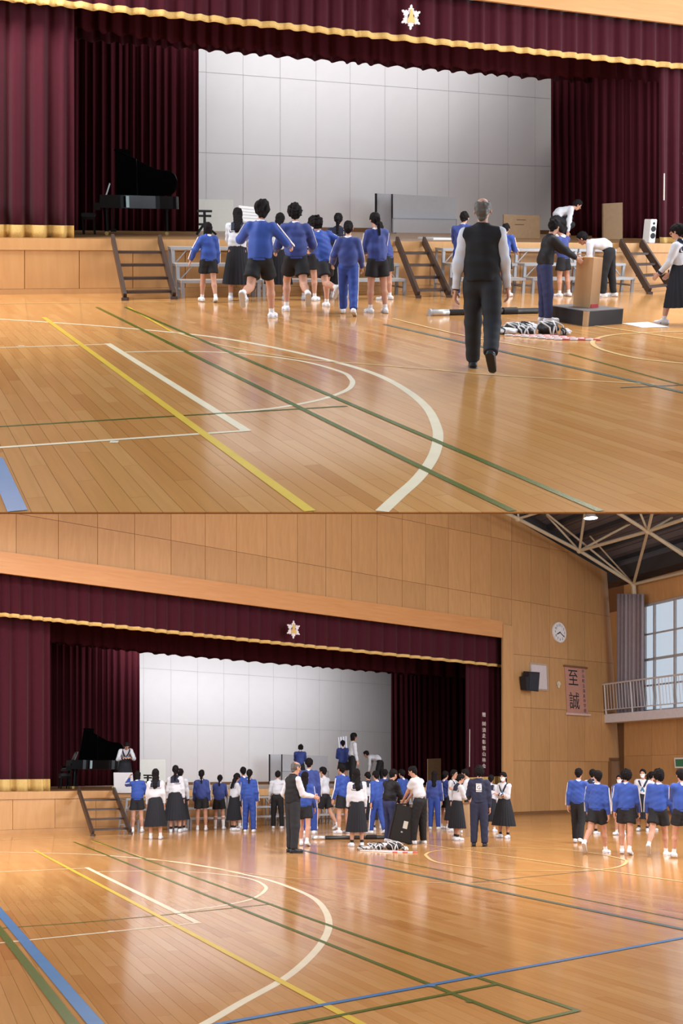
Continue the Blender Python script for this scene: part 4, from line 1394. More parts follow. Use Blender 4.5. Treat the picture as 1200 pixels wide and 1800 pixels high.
for k in range(4):
    t0, t1 = .15 + .2 * k, .18 + .2 * k
    MB().slab([lerp(q[0], q[3], t0) - c - UP.n * .002, lerp(q[1], q[2], t0) - c - UP.n * .002, lerp(q[1], q[2], t1) - c - UP.n * .002, lerp(q[0], q[3], t1) - c - UP.n * .002], -UP.n * .003).build('rule', plain('rule_grey', (.45, .47, .52), .6), r)
sf = UP.deck(772, 1.1)
fs_ = thing('flat_board', 'white board lying flat near the edge of the upper stage', 'board', UP, frame_at(sf, UP.ds, UP.n))
MB().box((-.35, -.4, 0), (.35, .4, .04)).build('sheet', M_WHITE, fs_)

# ------------------------------------------------------------------ people: bodies and clothes as smooth skins over a posed skeleton
def rx(a):
    c, s = math.cos(a), math.sin(a)
    return np.array([[1, 0, 0], [0, c, -s], [0, s, c]])


def ry(a):
    c, s = math.cos(a), math.sin(a)
    return np.array([[c, 0, s], [0, 1, 0], [-s, 0, c]])


def rz(a):
    c, s = math.cos(a), math.sin(a)
    return np.array([[c, -s, 0], [s, c, 0], [0, 0, 1]])


V3 = lambda *a: np.array(a, dtype=float)
I3 = np.eye(3)
D2R = math.radians


class Prim:
    """Tapered capsule a-b, optionally squashed in a frame R by s, optionally cut flat at either end."""

    def __init__(self, a, b, ra, rb, R=None, s=(1, 1, 1), fa=False, fb=False, k=None, sub=False):
        self.a, self.b, self.ra, self.rb = np.asarray(a, float), np.asarray(b, float), ra, rb
        self.R, self.s, self.fa, self.fb, self.k, self.sub = R, np.asarray(s, float), fa, fb, k, sub
        m = max(ra, rb) * max(s)
        self.lo, self.hi = np.minimum(self.a, self.b) - m, np.maximum(self.a, self.b) + m

    def ev(self, P):
        q = P - self.a
        b = self.b - self.a
        if self.R is not None:
            q = (q @ self.R) / self.s
            b = (b @ self.R) / self.s
        bb = float(b @ b) + 1e-9
        t0 = (q @ b) / bb
        t = np.clip(t0, 0, 1)
        d = np.sqrt(((q - t[..., None] * b) ** 2).sum(-1)) - (self.ra + (self.rb - self.ra) * t)
        L = math.sqrt(bb)
        if self.fb:
            d = np.maximum(d, (t0 - 1) * L)
        if self.fa:
            d = np.maximum(d, -t0 * L)
        return d * (min(self.s) if self.R is not None else 1.0)


def field(prims, cell, k, pad=0.03):
    lo = np.min([p.lo for p in prims if not p.sub], axis=0) - pad
    hi = np.max([p.hi for p in prims if not p.sub], axis=0) + pad
    n = np.ceil((hi - lo) / cell).astype(int) + 1
    f = np.full(n, 0.12, dtype=np.float64)
    ax = [lo[i] + cell * np.arange(n[i]) for i in range(3)]
    for p in prims:
        kk = p.k if p.k is not None else k
        m = kk + 2.5 * cell
        i0 = np.maximum(np.floor((p.lo - m - lo) / cell).astype(int), 0)
        i1 = np.minimum(np.ceil((p.hi + m - lo) / cell).astype(int) + 1, n)
        if (i1 <= i0).any():
            continue
        sl = tuple(slice(i0[i], i1[i]) for i in range(3))
        g = np.stack(np.meshgrid(*[ax[i][sl[i]] for i in range(3)], indexing='ij'), -1)
        d = p.ev(g)
        c = f[sl]
        if p.sub:
            h = np.maximum(kk - np.abs(c + d), 0) / kk
            f[sl] = np.maximum(c, -d) + h * h * kk * .25
        else:
            h = np.maximum(kk - np.abs(c - d), 0) / kk
            f[sl] = np.minimum(c, d) - h * h * kk * .25
    return f, lo, ax


def surface(f, lo, cell, smooth=1):
    s = f < 0
    c = s.astype(np.int8)
    cnt = sum(c[i:c.shape[0] - 1 + i, j:c.shape[1] - 1 + j, k:c.shape[2] - 1 + k] for i in (0, 1) for j in (0, 1) for k in (0, 1))
    mix = (cnt > 0) & (cnt < 8)
    idx = np.full(mix.shape, -1, dtype=np.int64)
    cells = np.argwhere(mix)
    if not len(cells):
        return np.zeros((0, 3)), np.zeros((0, 4), int)
    idx[mix] = np.arange(len(cells))
    acc = np.zeros((len(cells), 3))
    num = np.zeros(len(cells))
    X, Y, Z = cells.T
    for axis in range(3):
        for u in (0, 1):
            for v in (0, 1):
                o = [0, 0, 0]
                oth = [q for q in range(3) if q != axis]
                o[oth[0]], o[oth[1]] = u, v
                e = list(o)
                e[axis] = 1
                fa = f[X + o[0], Y + o[1], Z + o[2]]
                fb = f[X + e[0], Y + e[1], Z + e[2]]
                m = (fa < 0) != (fb < 0)
                t = np.where(m, fa / np.where(m, fa - fb, 1), 0)
                pt = np.tile(np.array(o, float), (len(cells), 1))
                pt[:, axis] = t
                acc[m] += pt[m]
                num[m] += 1
    v = lo + cell * (cells + acc / num[:, None])
    quads = []
    for axis in range(3):
        sl0, sl1 = [slice(None)] * 3, [slice(None)] * 3
        sl0[axis], sl1[axis] = slice(0, -1), slice(1, None)
        d = s[tuple(sl0)] != s[tuple(sl1)]
        E = np.argwhere(d)
        a, b = [q for q in range(3) if q != axis]
        E = E[(E[:, a] > 0) & (E[:, b] > 0) & (E[:, a] < mix.shape[a]) & (E[:, b] < mix.shape[b])]
        if not len(E):
            continue
        inside = s[tuple(E.T)]

        def cell_id(da, db):
            q = E.copy()
            q[:, a] += da
            q[:, b] += db
            return idx[tuple(q.T)]
        qd = np.stack([cell_id(-1, -1), cell_id(0, -1), cell_id(0, 0), cell_id(-1, 0)], 1)
        flip = inside if axis != 1 else ~inside
        qd[~flip] = qd[~flip][:, ::-1]
        quads.append(qd)
    Q = np.concatenate(quads)
    Q = Q[(Q >= 0).all(1)]
    for _ in range(smooth):
        i = np.concatenate([Q[:, 0], Q[:, 1], Q[:, 2], Q[:, 3]])
        j = np.concatenate([Q[:, 1], Q[:, 2], Q[:, 3], Q[:, 0]])
        w = np.bincount(i, minlength=len(v)) + np.bincount(j, minlength=len(v))
        nv = np.stack([np.bincount(i, v[j, q], len(v)) + np.bincount(j, v[i, q], len(v)) for q in range(3)], 1) / np.maximum(w, 1)[:, None]
        v = v * .5 + nv * .5
    return v, Q


def np_mesh(name, v, Q, smooth=True):
    me = bpy.data.meshes.new(name)
    me.vertices.add(len(v))
    me.vertices.foreach_set('co', v.astype(np.float32).ravel())
    me.loops.add(Q.size)
    me.loops.foreach_set('vertex_index', Q.astype(np.int32).ravel())
    me.polygons.add(len(Q))
    me.polygons.foreach_set('loop_start', np.arange(0, Q.size, 4, dtype=np.int32))
    me.polygons.foreach_set('use_smooth', np.ones(len(Q), dtype=bool))
    me.update(calc_edges=True)
    me.validate()
    return me


def skin(prims, cell, k=.03, cuts=(), folds=0.0, seed=0, smooth=1, freq=1.0):
    f, lo, ax = field(prims, cell, k)
    if folds or cuts:
        g = np.stack(np.meshgrid(*ax, indexing='ij'), -1)
        if folds:
            r = np.random.RandomState(seed)
            w = np.zeros(f.shape)
            for _ in range(5):
                kv = r.normal(size=3) * (24, 24, 34) * freq
                w += np.sin(g @ kv + r.uniform(0, 6.28))
            f = f + folds * w / 2.5
        for c in cuts:
            f = np.maximum(f, c(g))
    v, Q = surface(f, lo, cell, smooth)
    return v, Q


def two_bone(s, t, l1, l2, pole):
    d = t - s
    L = np.linalg.norm(d)
    L = min(max(L, abs(l1 - l2) + 1e-3), (l1 + l2) * .999)
    d = d / np.linalg.norm(d)
    a = (l1 * l1 - l2 * l2 + L * L) / (2 * L)
    h = math.sqrt(max(l1 * l1 - a * a, 0))
    p = pole - d * (pole @ d)
    p /= np.linalg.norm(p) + 1e-9
    return s + d * a + p * h, s + d * L


POSES = {
    'stand': {}, 'stand2': dict(legL=(4, 3, 6), legR=(-3, 4, 2), armL=(6, 8, 14), armR=(-3, 9, 12)),
    'walk': dict(lean=4, legL=(24, 2, 12, 0), legR=(-16, 2, 16, 22), armL=(-20, 6, 14), armR=(22, 6, 24)),
    'walk2': dict(lean=4, legL=(-18, 2, 30, 45), legR=(18, 2, 8, 0), armL=(20, 8, 22), armR=(-18, 8, 14)),
    'stroll': dict(lean=2, legL=(12, 2, 6, 0), legR=(-10, 2, 12, 14), armL=(-8, 8, 12), armR=(12, 8, 18)),
    'run': dict(lean=12, legL=(34, 3, 40, 0), legR=(-20, 3, 55, 50), armL=(-30, 22, 80), armR=(36, 20, 85)),
    'run2': dict(lean=10, legL=(-22, 3, 60, 55), legR=(28, 3, 22, 0), armL=(30, 34, 80), armR=(-26, 36, 75)),
    'work': dict(lean=16, legL=(6, 4, 6), legR=(2, 5, 4), armL=(48, 8, 40), armR=(42, 8, 46), head=18),
    'lean': dict(lean=26, legL=(10, 4, 6), legR=(2, 5, 4), armL=(40, 8, 10), armR=(44, 8, 14), head=12),
    'reach': dict(lean=8, legL=(2, 4, 3), legR=(3, 4, 3), armL=(78, 18, 30), armR=(30, 8, 60)),
    'fold': dict(handL=(.045, .105, .665), handR=(-.045, .115, .65), legL=(3, 4, 3), legR=(-2, 6, 2)),
    'hold': dict(lean=5, armL=(30, 4, 78), armR=(28, 4, 82), head=14, legL=(4, 4, 6), legR=(-2, 4, 4)),
    'bend': dict(lean=78, legL=(14, 5, 12), legR=(-2, 5, 4), armL=(78, 10, 8), armR=(84, 8, 6), head=-10),
    'stoop': dict(lean=58, legL=(12, 5, 16), legR=(4, 5, 8), armL=(60, 8, 18), armR=(58, 8, 14), head=4),
    'crouch': dict(lean=74, legL=(92, 8, 122, 20), legR=(70, 8, 128, 40), armL=(40, 8, 30), armR=(62, 6, 6), head=4),
    'akimbo': dict(armL=(-18, 34, 70), armR=(8, 10, 18), legL=(4, 4, 4), legR=(-2, 5, 3), head=10),
}


def skeleton(po, H, girl):
    """Joint positions in metres, feet on z = 0, facing +y."""
    J = {}
    lean, side, twist = D2R(po.get('lean', 2)), D2R(po.get('side', 0)), D2R(po.get('twist', 0))
    Rp = ry(side * .5) @ rx(-lean * .45)
    Rt = rz(twist) @ ry(side) @ rx(-lean)
    pel = V3(0, 0, 0)
    sw = .090 if girl else .102
    waist = pel + Rp @ V3(0, 0, .10)
    chest = waist + Rt @ V3(0, 0, .12)
    neck = waist + Rt @ V3(0, 0, .195)
    hp, hy = D2R(po.get('head', 0)), D2R(po.get('look', 0))
    Rh = rz(twist * .5 + hy) @ rx(-(lean * .45 + hp))
    head = neck + Rt @ V3(0, .012, .035) + Rh @ V3(0, .008, .072)
    J.update(pel=pel, waist=waist, chest=chest, neck=neck, head=head)
    for sgn, n in ((-1, 'L'), (1, 'R')):
        hip = pel + Rp @ V3(sgn * .05, 0, -.005)
        lg = po.get('leg' + n, (1, 3, 2))
        f, ab, kn = D2R(lg[0]), D2R(lg[1]), D2R(lg[2])
        th = V3(sgn * math.sin(ab), math.sin(f) * math.cos(ab), -math.cos(f) * math.cos(ab))
        sh = V3(sgn * math.sin(ab) * .5, math.sin(f - kn), -math.cos(f - kn))
        sh /= np.linalg.norm(sh)
        knee = hip + th * .245
        ank = knee + sh * .245
        pit = D2R(lg[3]) if len(lg) > 3 else 0.0
        yaw = D2R(po.get('toe', 8)) * sgn
        fd = rz(-yaw) @ V3(0, math.cos(pit), -math.sin(pit))
        J.update({'hip' + n: hip, 'knee' + n: knee, 'ank' + n: ank, 'toe' + n: ank + fd * .095 + V3(0, 0, -.022), 'heel' + n: ank - fd * .028 + V3(0, 0, -.022), 'fd' + n: fd})
        shd = waist + Rt @ V3(sgn * sw, 0, .165)
        ar = po.get('arm' + n, (2, 7, 8))
        f, ab, el = D2R(ar[0]), D2R(ar[1]), D2R(ar[2])
        ua = Rt @ (ry(-sgn * ab) @ rx(f) @ V3(0, 0, -1))
        fa = Rt @ (ry(-sgn * ab * .6) @ rx(f + el) @ V3(0, 0, -1))
        elb = shd + ua * .168
        wr = elb + fa * .148
        J.update({'sho' + n: shd, 'elb' + n: elb, 'wri' + n: wr})
    low = min(min(J['toe' + n][2], J['heel' + n][2]) for n in 'LR') - .018
    for k_ in list(J):
        if not k_.startswith('fd'):
            J[k_] = J[k_] - V3(0, 0, low)
    for n, sgn in (('L', -1), ('R', 1)):
        t = po.get('hand' + n)
        if t is not None:
            e, w = two_bone(J['sho' + n], V3(*t), .168, .148, V3(sgn * .5, -.25, -.8))
            J['elb' + n], J['wri' + n] = e, w
    for k_ in list(J):
        if not k_.startswith('fd'):
            J[k_] = J[k_] * H
    J.update(Rt=Rt, Rp=Rp, Rh=Rh, H=H, sw=sw)
    return J


def body_prims(J, girl):
    H, Rt, Rp, Rh = J['H'], J['Rt'], J['Rp'], J['Rh']
    c = lambda a, b, ra, rb, **k: Prim(a, b, ra * H, rb * H, **k)
    P = [c(J['pel'], J['waist'], .069, .062, R=Rp, s=(1, .70, 1)), c(J['waist'], J['chest'], .066, .078, R=Rt, s=(1, .66, 1)),
         c(J['chest'], J['waist'] + Rt @ V3(0, 0, .165) * H, .078, .05, R=Rt, s=(1, .64, 1)), c(J['shoL'], J['shoR'], .03, .03),
         c(J['neck'], J['neck'] + (J['head'] - J['neck']) * .6, .032, .029)]
    for n in 'LR':
        P += [c(J['hip' + n], J['knee' + n], .052, .034), c(J['knee' + n], J['knee' + n] * .68 + J['ank' + n] * .32, .032, .035), c(J['knee' + n] * .68 + J['ank' + n] * .32, J['ank' + n], .035, .02),
              c(J['ank' + n], J['toe' + n], .02, .014), c(J['sho' + n], J['elb' + n], .030, .023), c(J['elb' + n], J['wri' + n], .024, .016)]
    h = J['head']
    hd = lambda x, y, z: h + Rh @ V3(x, y, z) * (H * 1.07)
    P += [c(hd(0, -.010, .016), hd(0, .010, .016), .050, .046, R=Rh, s=(.90, 1, 1.06)), c(hd(0, .012, -.018), hd(0, .022, -.046), .037, .024, R=Rh, s=(.95, 1, 1)),
          Prim(hd(0, .052, .004), hd(0, .064, -.014), .005 * H, .009 * H, k=.008), Prim(hd(0, .050, -.030), hd(0, .050, -.032), .012 * H, .012 * H, R=Rh, s=(1.2, .8, .6), k=.008)]
    for sg in (-1, 1):
        P.append(Prim(hd(sg * .046, .0, -.002), hd(sg * .047, -.004, -.018), .012 * H, .008 * H, R=Rh, s=(.5, 1, 1), k=.006))
    return P


def hand_mesh(J, n, curl, cell):
    """Palm, four fingers and a thumb, closing by curl degrees at every joint."""
    H = J['H']
    sgn = -1 if n == 'L' else 1
    w, e = J['wri' + n], J['elb' + n]
    d = w - e
    d /= np.linalg.norm(d)
    side = V3(0, 1, 0) - d * d[1]
    if np.linalg.norm(side) < .3:
        side = V3(0, 0, 1) - d * d[2]
    side /= np.linalg.norm(side)                # thumb side
    pn = np.cross(d, side)                      # across the palm
    if pn[0] * sgn > 0:
        pn = -pn                                # palm looks at the body
    P = [Prim(w - d * .03 * H, w + d * .008 * H, .016 * H, .016 * H), Prim(w + d * .012 * H, w + d * .045 * H, .020 * H, .022 * H, R=np.stack([d, side, pn], 1), s=(1, 1.05, .48))]
    for i, (off, L) in enumerate(((.0165, .040), (.0055, .046), (-.0055, .043), (-.0165, .034))):
        b = w + (d * .052 + side * off) * H
        dd = d.copy()
        a = 0.0
        r = .0064 * H
        for s_ in (.45, .32, .25):
            a += D2R(curl)
            dd = d * math.cos(a) + pn * math.sin(a)
            q = b + dd * L * s_ * H
            P.append(Prim(b, q, r, r * .9, k=.003))
            b, r = q, r * .9
    b = w + (d * .016 + side * .017) * H
    t1 = d * .62 + side * .62 + pn * .35
    t1 /= np.linalg.norm(t1)
    q = b + t1 * .026 * H
    t2 = d * .85 + side * .25 + pn * .5
    t2 /= np.linalg.norm(t2)
    P += [Prim(b, q, .0085 * H, .0075 * H, k=.006), Prim(q, q + t2 * .022 * H, .0074 * H, .006 * H, k=.004)]
    f, lo, ax = field(P, cell, .006, .012)
    return surface(f, lo, cell, 0)


def torso_prims(J, g, top=.175, hem=.0, puff=0.0):
    """Coat or shirt over the trunk; hem = how far below the waist it reaches."""
    H, Rt, Rp = J['H'], J['Rt'], J['Rp']
    c = lambda a, b, ra, rb, **k: Prim(a, b, ra * H, rb * H, **k)
    return [c(J['waist'] - Rp @ V3(0, 0, hem) * H, J['waist'], .086 + g, .076 + g + puff, R=Rp, s=(1, .74, 1), fa=True),
            c(J['waist'], J['chest'], .070 + g + puff, .080 + g, R=Rt, s=(1, .68, 1)),
            c(J['chest'], J['waist'] + Rt @ V3(0, 0, top) * H, .080 + g, .046 + g, R=Rt, s=(1, .66, 1)),
            c(J['shoL'] + Rt @ V3(.012, 0, -.004) * H, J['shoR'] + Rt @ V3(-.012, 0, -.004) * H, .033 + g * .6, .033 + g * .6),
            c(J['neck'] - Rt @ V3(0, 0, .02) * H, J['neck'] + Rt @ V3(0, .004, .012) * H, .045, .036, fb=True)]


def sleeve_prims(J, g, to=1.0, cuff=.022):
    H = J['H']
    P = []
    for n in 'LR':
        s, e, w = J['sho' + n], J['elb' + n], J['wri' + n]
        if to >= 1:
            P += [Prim(s, e, (.034 + g) * H, (.028 + g) * H), Prim(e, w - (w - e) * .02, (.029 + g) * H, cuff * H, fb=True)]
        else:
            P += [Prim(s, s + (e - s) * to, (.034 + g) * H, (.033 + g * 1.4) * H, fb=True)]
    return P


def leg_prims(J, g, to, flare=0.0):
    """to: 0..1 down the thigh, 1..2 down the shin."""
    H = J['H']
    P = [Prim(J['pel'] - J['Rp'] @ V3(0, 0, .005) * H, J['waist'] - J['Rp'] @ V3(0, 0, .02) * H, (.076 + g * .45) * H, (.066 + g * .3) * H, R=J['Rp'], s=(1, .74, 1), fb=True)]
    for n in 'LR':
        h, k, a = J['hip' + n], J['knee' + n], J['ank' + n]
        if to <= 1:
            P.append(Prim(h, h + (k - h) * to, (.049 + g * .7) * H, (.047 + g + flare) * H, fb=True))
        else:
            P += [Prim(h, k, (.055 + g) * H, (.041 + g) * H), Prim(k, k + (a - k) * (to - 1), (.041 + g) * H, (.031 + g + flare) * H, fb=True)]
    return P


def skirt_mesh(J, length, flare, rng, swing=(0, 0)):
    H = J['H']
    w = J['waist'] - J['Rp'] @ V3(0, 0, .005) * H
    kn = (J['kneeL'] + J['kneeR']) / 2
    an = (J['ankL'] + J['ankR']) / 2
    bot = kn + (an - kn) * max(0, length - 1) if length > 1 else w + (kn - w) * length
    bot = bot + V3(swing[0], swing[1], 0) * H
    n, rows = 96, 16
    spread = np.linalg.norm((J['kneeL'] - J['kneeR'])[:2]) / H
    vs, qs = [], []
    for j in range(rows + 1):
        v = j / rows
        c = w + (bot - w) * v
        bx = (.084 + (.026 + flare) * v ** .75 + spread * .18 * v) * H
        by = (.066 + (.036 + flare) * v ** .8) * H
        for i in range(n):
            a = 2 * math.pi * i / n
            f = (i / n * 24) % 1
            pl = (f if f < .8 else (1 - f) * 4) - .4
            k = 1 + pl * (.035 + .085 * v) + .03 * v * math.sin(3 * a + rng.uniform(0, .01))
            vs.append(c + V3(bx * k * math.cos(a), by * k * math.sin(a), 0))
    for j in range(rows):
        for i in range(n):
            i2 = (i + 1) % n
            qs.append((j * n + i, (j + 1) * n + i, (j + 1) * n + i2, j * n + i2))
    return np.array(vs), np.array(qs)


def ribbon(pts, offs, half, thick=.004):
    """Flat band laid along pts, pushed out by offs; returns vertices and quads."""
    vs, qs = [], []
    n = len(pts)
    for i in range(n):
        p, o = pts[i], offs[i]
        d = pts[min(i + 1, n - 1)] - pts[max(i - 1, 0)]
        d = d / (np.linalg.norm(d) + 1e-9)
        u = o / (np.linalg.norm(o) + 1e-9)
        s = np.cross(d, u) * half
        vs += [p + o + s, p + o - s, p + o - s - u * thick * 3, p + o + s - u * thick * 3]
        if i:
            b = 4 * i
            qs += [(b - 4 + k, b - 4 + (k + 1) % 4, b + (k + 1) % 4, b + k) for k in range(4)]
    return np.array(vs), np.array(qs)


SKIN = plain('skin', (.52, .28, .195), .55, vary=.06)
HAIR = plain('hair_black', (.011, .009, .010), .75, spec=.10, vary=.4, scale=70, bump=.8)
HAIRGREY = plain('hair_grey', (.10, .092, .088), .5, vary=.35, scale=60)
C_JACKET = plain('track_blue', (.024, .068, .33), .62, sheen=.15)
C_JACKET2 = plain('track_blue_deep', (.028, .050, .22), .62, sheen=.15)
C_TROUSERBLUE = plain('track_trousers_blue', (.024, .058, .28), .62)
C_BLACKCLOTH = plain('black_cloth', (.014, .014, .017), .8)
C_NAVYCLOTH = plain('navy_cloth', (.020, .024, .055), .75)
C_NAVYTROUSER = plain('navy_trousers', (.030, .038, .11), .75)
C_SKIRT = plain('skirt_navy_black', (.014, .015, .021), .8)
C_SHIRT = plain('white_shirt', (.58, .60, .66), .75, vary=.05)
C_COLLAR = plain('sailor_navy', (.020, .024, .050), .75)
C_SHOE = plain('white_shoe', (.76, .78, .84), .5, vary=.05)
C_SHOEBLUE = plain('shoe_blue', (.10, .20, .55), .5)
C_SHOEBLK = plain('black_shoe', (.02, .02, .024), .4)
C_SOLE = plain('rubber_sole', (.50, .48, .46), .7)
C_SOCK = plain('white_sock', (.76, .76, .78), .8)
C_SOCKBLK = plain('black_sock', (.02, .02, .022), .8)
C_MASK = plain('mask_white', (.84, .85, .88), .7, vary=.03)
C_EYE = plain('eye_dark', (.02, .015, .012), .3)
C_LIP = plain('lip', (.42, .15, .12), .5)
C_STRIPE = plain('stripe_white', (.80, .80, .84), .6, vary=.03)
C_TEAL = plain('scarf_blue', (.05, .16, .30), .6)
N_PERSON = 0


def person(hall, base, top_px, facing, outfit, hair, pose, label, mask=False, height=None, collar_white=True, shoes=None, socks=None, extra=None, deep=False, group=None, mods=None, skirt=(1.42, .030), swing=(0, 0), up_x=None):
    """base: hall point of the feet; top_px: image row of the highest point; facing: 0 away from the viewer, 90 to image right."""
    global N_PERSON
    N_PERSON += 1
    seed = N_PERSON
    rng = random.Random(seed)
    cell = .0165 if hall is LO else .0125
    girl = hair in ('bob', 'long', 'pony', 'halfpony', 'bun')
    po = dict(POSES[pose])
    po.setdefault('look', rng.uniform(-8, 8))
    if mods:
        po.update(mods)
    # upright that reads upright, size from the height in view
    bx, by = hall.pix(base)
    away = Vector((base.x, base.y, 0)).normalized()
    sidev = Vector((away.y, -away.x, 0))
    tp = hall.plane(up_x if up_x is not None else bx, top_px, base, away)
    upv = (tp - base).normalized()
    J0 = skeleton(po, 1.0, girl)
    top_unit = max(J0['head'][2] + .078, J0['neck'][2] + .02)
    H = height if height else (tp - base).length / top_unit
    J = skeleton(po, H, girl)
    a = D2R(facing)
    fwd = away * math.cos(a) + sidev * math.sin(a)
    fwd = (fwd - upv * fwd.dot(upv)).normalized()
    rt = fwd.cross(upv)
    M = Matrix(((rt.x, fwd.x, upv.x, base.x), (rt.y, fwd.y, upv.y, base.y), (rt.z, fwd.z, upv.z, base.z), (0, 0, 0, 1)))
    root = thing('person', label, 'person', hall, M, group)
    Rt, Rp, Rh = J['Rt'], J['Rp'], J['Rh']
    h = J['head']
    hd = lambda x, y, z: h + Rh @ V3(x, y, z) * (H * 1.07)

    def part(name, v, Q, mat, parent=root):
        if len(Q) == 0:
            return None
        return obj(name, np_mesh(name, v, np.asarray(Q)), mat, parent)
    # body with hands, one mesh
    v, Q = skin(body_prims(J, girl), cell * .9, .022 * H / 1.6, smooth=1)
    vs, qs = [v], [Q]
    off = len(v)
    curl = po.get('curl', 22)
    for n in 'LR':
        hv, hq = hand_mesh(J, n, curl, .0062 if hall is UP else .0072)
        vs.append(hv)
        qs.append(hq + off)
        off += len(hv)
    part('body', np.concatenate(vs), np.concatenate(qs), SKIN)
    # face
    if 40 < (facing + po.get('look', 0)) % 360 < 320:
        if True:
            for sg in (-1, 1):
                ev, eq = skin([Prim(hd(sg * .019, .0515, .004), hd(sg * .021, .051, .004), .0062 * H, .0062 * H, R=Rh, s=(1.5, .8, .8))], .004, .003)
                part('eye', ev, eq, C_EYE)
                ev, eq = skin([Prim(hd(sg * .012, .054, .018), hd(sg * .028, .050, .018), .0032 * H, .0026 * H)], .0035, .003)
                part('eyebrow', ev, eq, HAIR)
        if not mask:
            ev, eq = skin([Prim(hd(-.011, .0555, -.030), hd(.011, .0555, -.030), .0045 * H, .0045 * H)], .004, .003)
            part('mouth', ev, eq, C_LIP)
    if mask:
        P = [Prim(hd(0, .018, -.018), hd(0, .028, -.040), .0405 * H, .030 * H, R=Rh, s=(1.0, 1.06, 1))]
        cut = [lambda g: -(((g - h) @ Rh)[..., 1] - .012 * H), lambda g: ((g - h) @ Rh)[..., 2] - .004 * H]
        ev, eq = skin(P, .007, .01, cut)
        mk = part('face_mask', ev, eq, C_MASK)
        for sg in (-1, 1):
            rv, rq = ribbon([hd(sg * .038, .022, -.012), hd(sg * .048, .0, -.006)], [Rh @ V3(sg * .004, 0, 0) * H] * 2, .0022 * H, .002)
            part('ear_loop', rv, rq, C_MASK, mk)
    # hair
    hs = lambda x, y, z, x2, y2, z2, ra, rb, s=(1, 1, 1), **kw: Prim(hd(x, y, z), hd(x2, y2, z2), ra * H, rb * H, R=Rh, s=s, **kw)
    hm = HAIR
    puff = {'short': .009, 'crop': .004, 'fluffy': .020, 'balding': .003}.get(hair, .008)
    P = [hs(0, -.012, .018, 0, .010, .020, .050 + puff, .047 + puff, (.91, 1, 1.06))]
    hc = V3(0, .030, .014) if hair in ('crop', 'short', 'balding') else V3(0, .040, .006)
    hn = V3(0, .80, -.60)
    if hair in ('short', 'fluffy', 'crop', 'balding'):
        P.append(hs(0, -.030, -.012, 0, -.028, -.034, .036 + puff * .4, .026, (1, .8, 1)))
    if hair in ('bob',):
        P += [hs(0, -.018, -.005, 0, -.016, -.062, .054, .050, (1, .86, 1), fb=True)]
    if hair in ('long', 'halfpony'):
        P += [hs(0, -.024, -.01, 0, -.034, -.075, .050, .046, (1, .72, 1))]
        e = J['chest'] + Rt @ V3(0, -.062, .0) * H
        P += [Prim(hd(0, -.034, -.06), e, .046 * H, .038 * H, R=Rt, s=(1, .55, 1))]
    if hair == 'pony':
        P += [hs(0, -.030, -.012, 0, -.028, -.034, .038, .026, (1, .8, 1))]
        e = J['chest'] + Rt @ V3(0, -.075, .03) * H
        P += [Prim(hd(0, -.060, .028), hd(0, -.082, .0), .017 * H, .022 * H, k=.012), Prim(hd(0, -.082, .0), hd(0, -.078, -.05), .022 * H, .020 * H, k=.012), Prim(hd(0, -.078, -.05), e, .020 * H, .012 * H, k=.012)]
    if hair == 'bun':
        P += [hs(0, -.066, .006, 0, -.068, .002, .024, .024), hs(0, -.030, -.012, 0, -.028, -.034, .038, .026, (1, .8, 1))]
    cutf = [lambda g: (((g - h) @ Rh) / H - hc) @ hn * H * np.where(((g - h) @ Rh)[..., 2] > -.055 * H, 1, 1)]
    if hair in ('long', 'halfpony', 'bob', 'pony'):
        hb = V3(0, .004, 0)
        # keep the hanging part, cut only the face
        cutf = [lambda g: np.minimum((((g - h) @ Rh) / H - hc) @ hn * H, (((g - h) @ Rh)[..., 1] - .004 * H))]
    if hair == 'balding':
        P.append(hs(0, -.010, .060, 0, .02, .066, .040, .040, sub=True, k=.008))
        hm = HAIRGREY
    hv, hq = skin(P, .0095 if hall is LO else .0078, .018, cutf, folds=.005 if hair != 'fluffy' else .011, seed=seed, freq=2.6)
    hr = part('hair', hv, hq, hm)
    if hair in ('pony', 'halfpony'):
        bv, bq = skin([Prim(hd(0, -.058, .026), hd(0, -.066, .020), .019 * H, .019 * H)], .006, .004)
        part('hair_tie', bv, bq, C_BLACKCLOTH, hr)

    # clothes
    def coat(name, mat, g, hem, sleeves=True, puff_=0.0, to=1.0, cuff=.024, folds=.006):
        P = torso_prims(J, g, hem=hem, puff=puff_)
        if sleeves:
            P += sleeve_prims(J, g * .7, to, cuff)
        vv, qq = skin(P, cell, .028 * H / 1.6, folds=folds, seed=seed)
        return part(name, vv, qq, mat)

    def trousers(name, mat, g, to, flare=0.0):
        vv, qq = skin(leg_prims(J, g, to, flare), cell, .02 * H / 1.6, folds=.004, seed=seed + 7)
        return part(name, vv, qq, mat)

    def arm_stripe(parent, g, mat=C_STRIPE, half=.008):
        for n, sg in (('L', -1), ('R', 1)):
            s, e, w = J['sho' + n], J['elb' + n], J['wri' + n]
            o = Rt @ V3(sg, 0, .25)
            pts, of = [], []
            for t in (0, .2, .4, .6, .8, 1):
                d = (e - s) / np.linalg.norm(e - s)
                u = o - d * (o @ d)
                pts.append(s + (e - s) * t)
                of.append(u / np.linalg.norm(u) * (.034 - .006 * t + g) * H)
            for t in (.2, .5, .8, .95):
                d = (w - e) / np.linalg.norm(w - e)
                u = o - d * (o @ d)
                pts.append(e + (w - e) * t)
                of.append(u / (np.linalg.norm(u) + 1e-6) * (.030 - .006 * t + g) * H)
            vv, qq = ribbon(pts, of, half * H)
            part('sleeve_stripe', vv, qq, mat, parent)

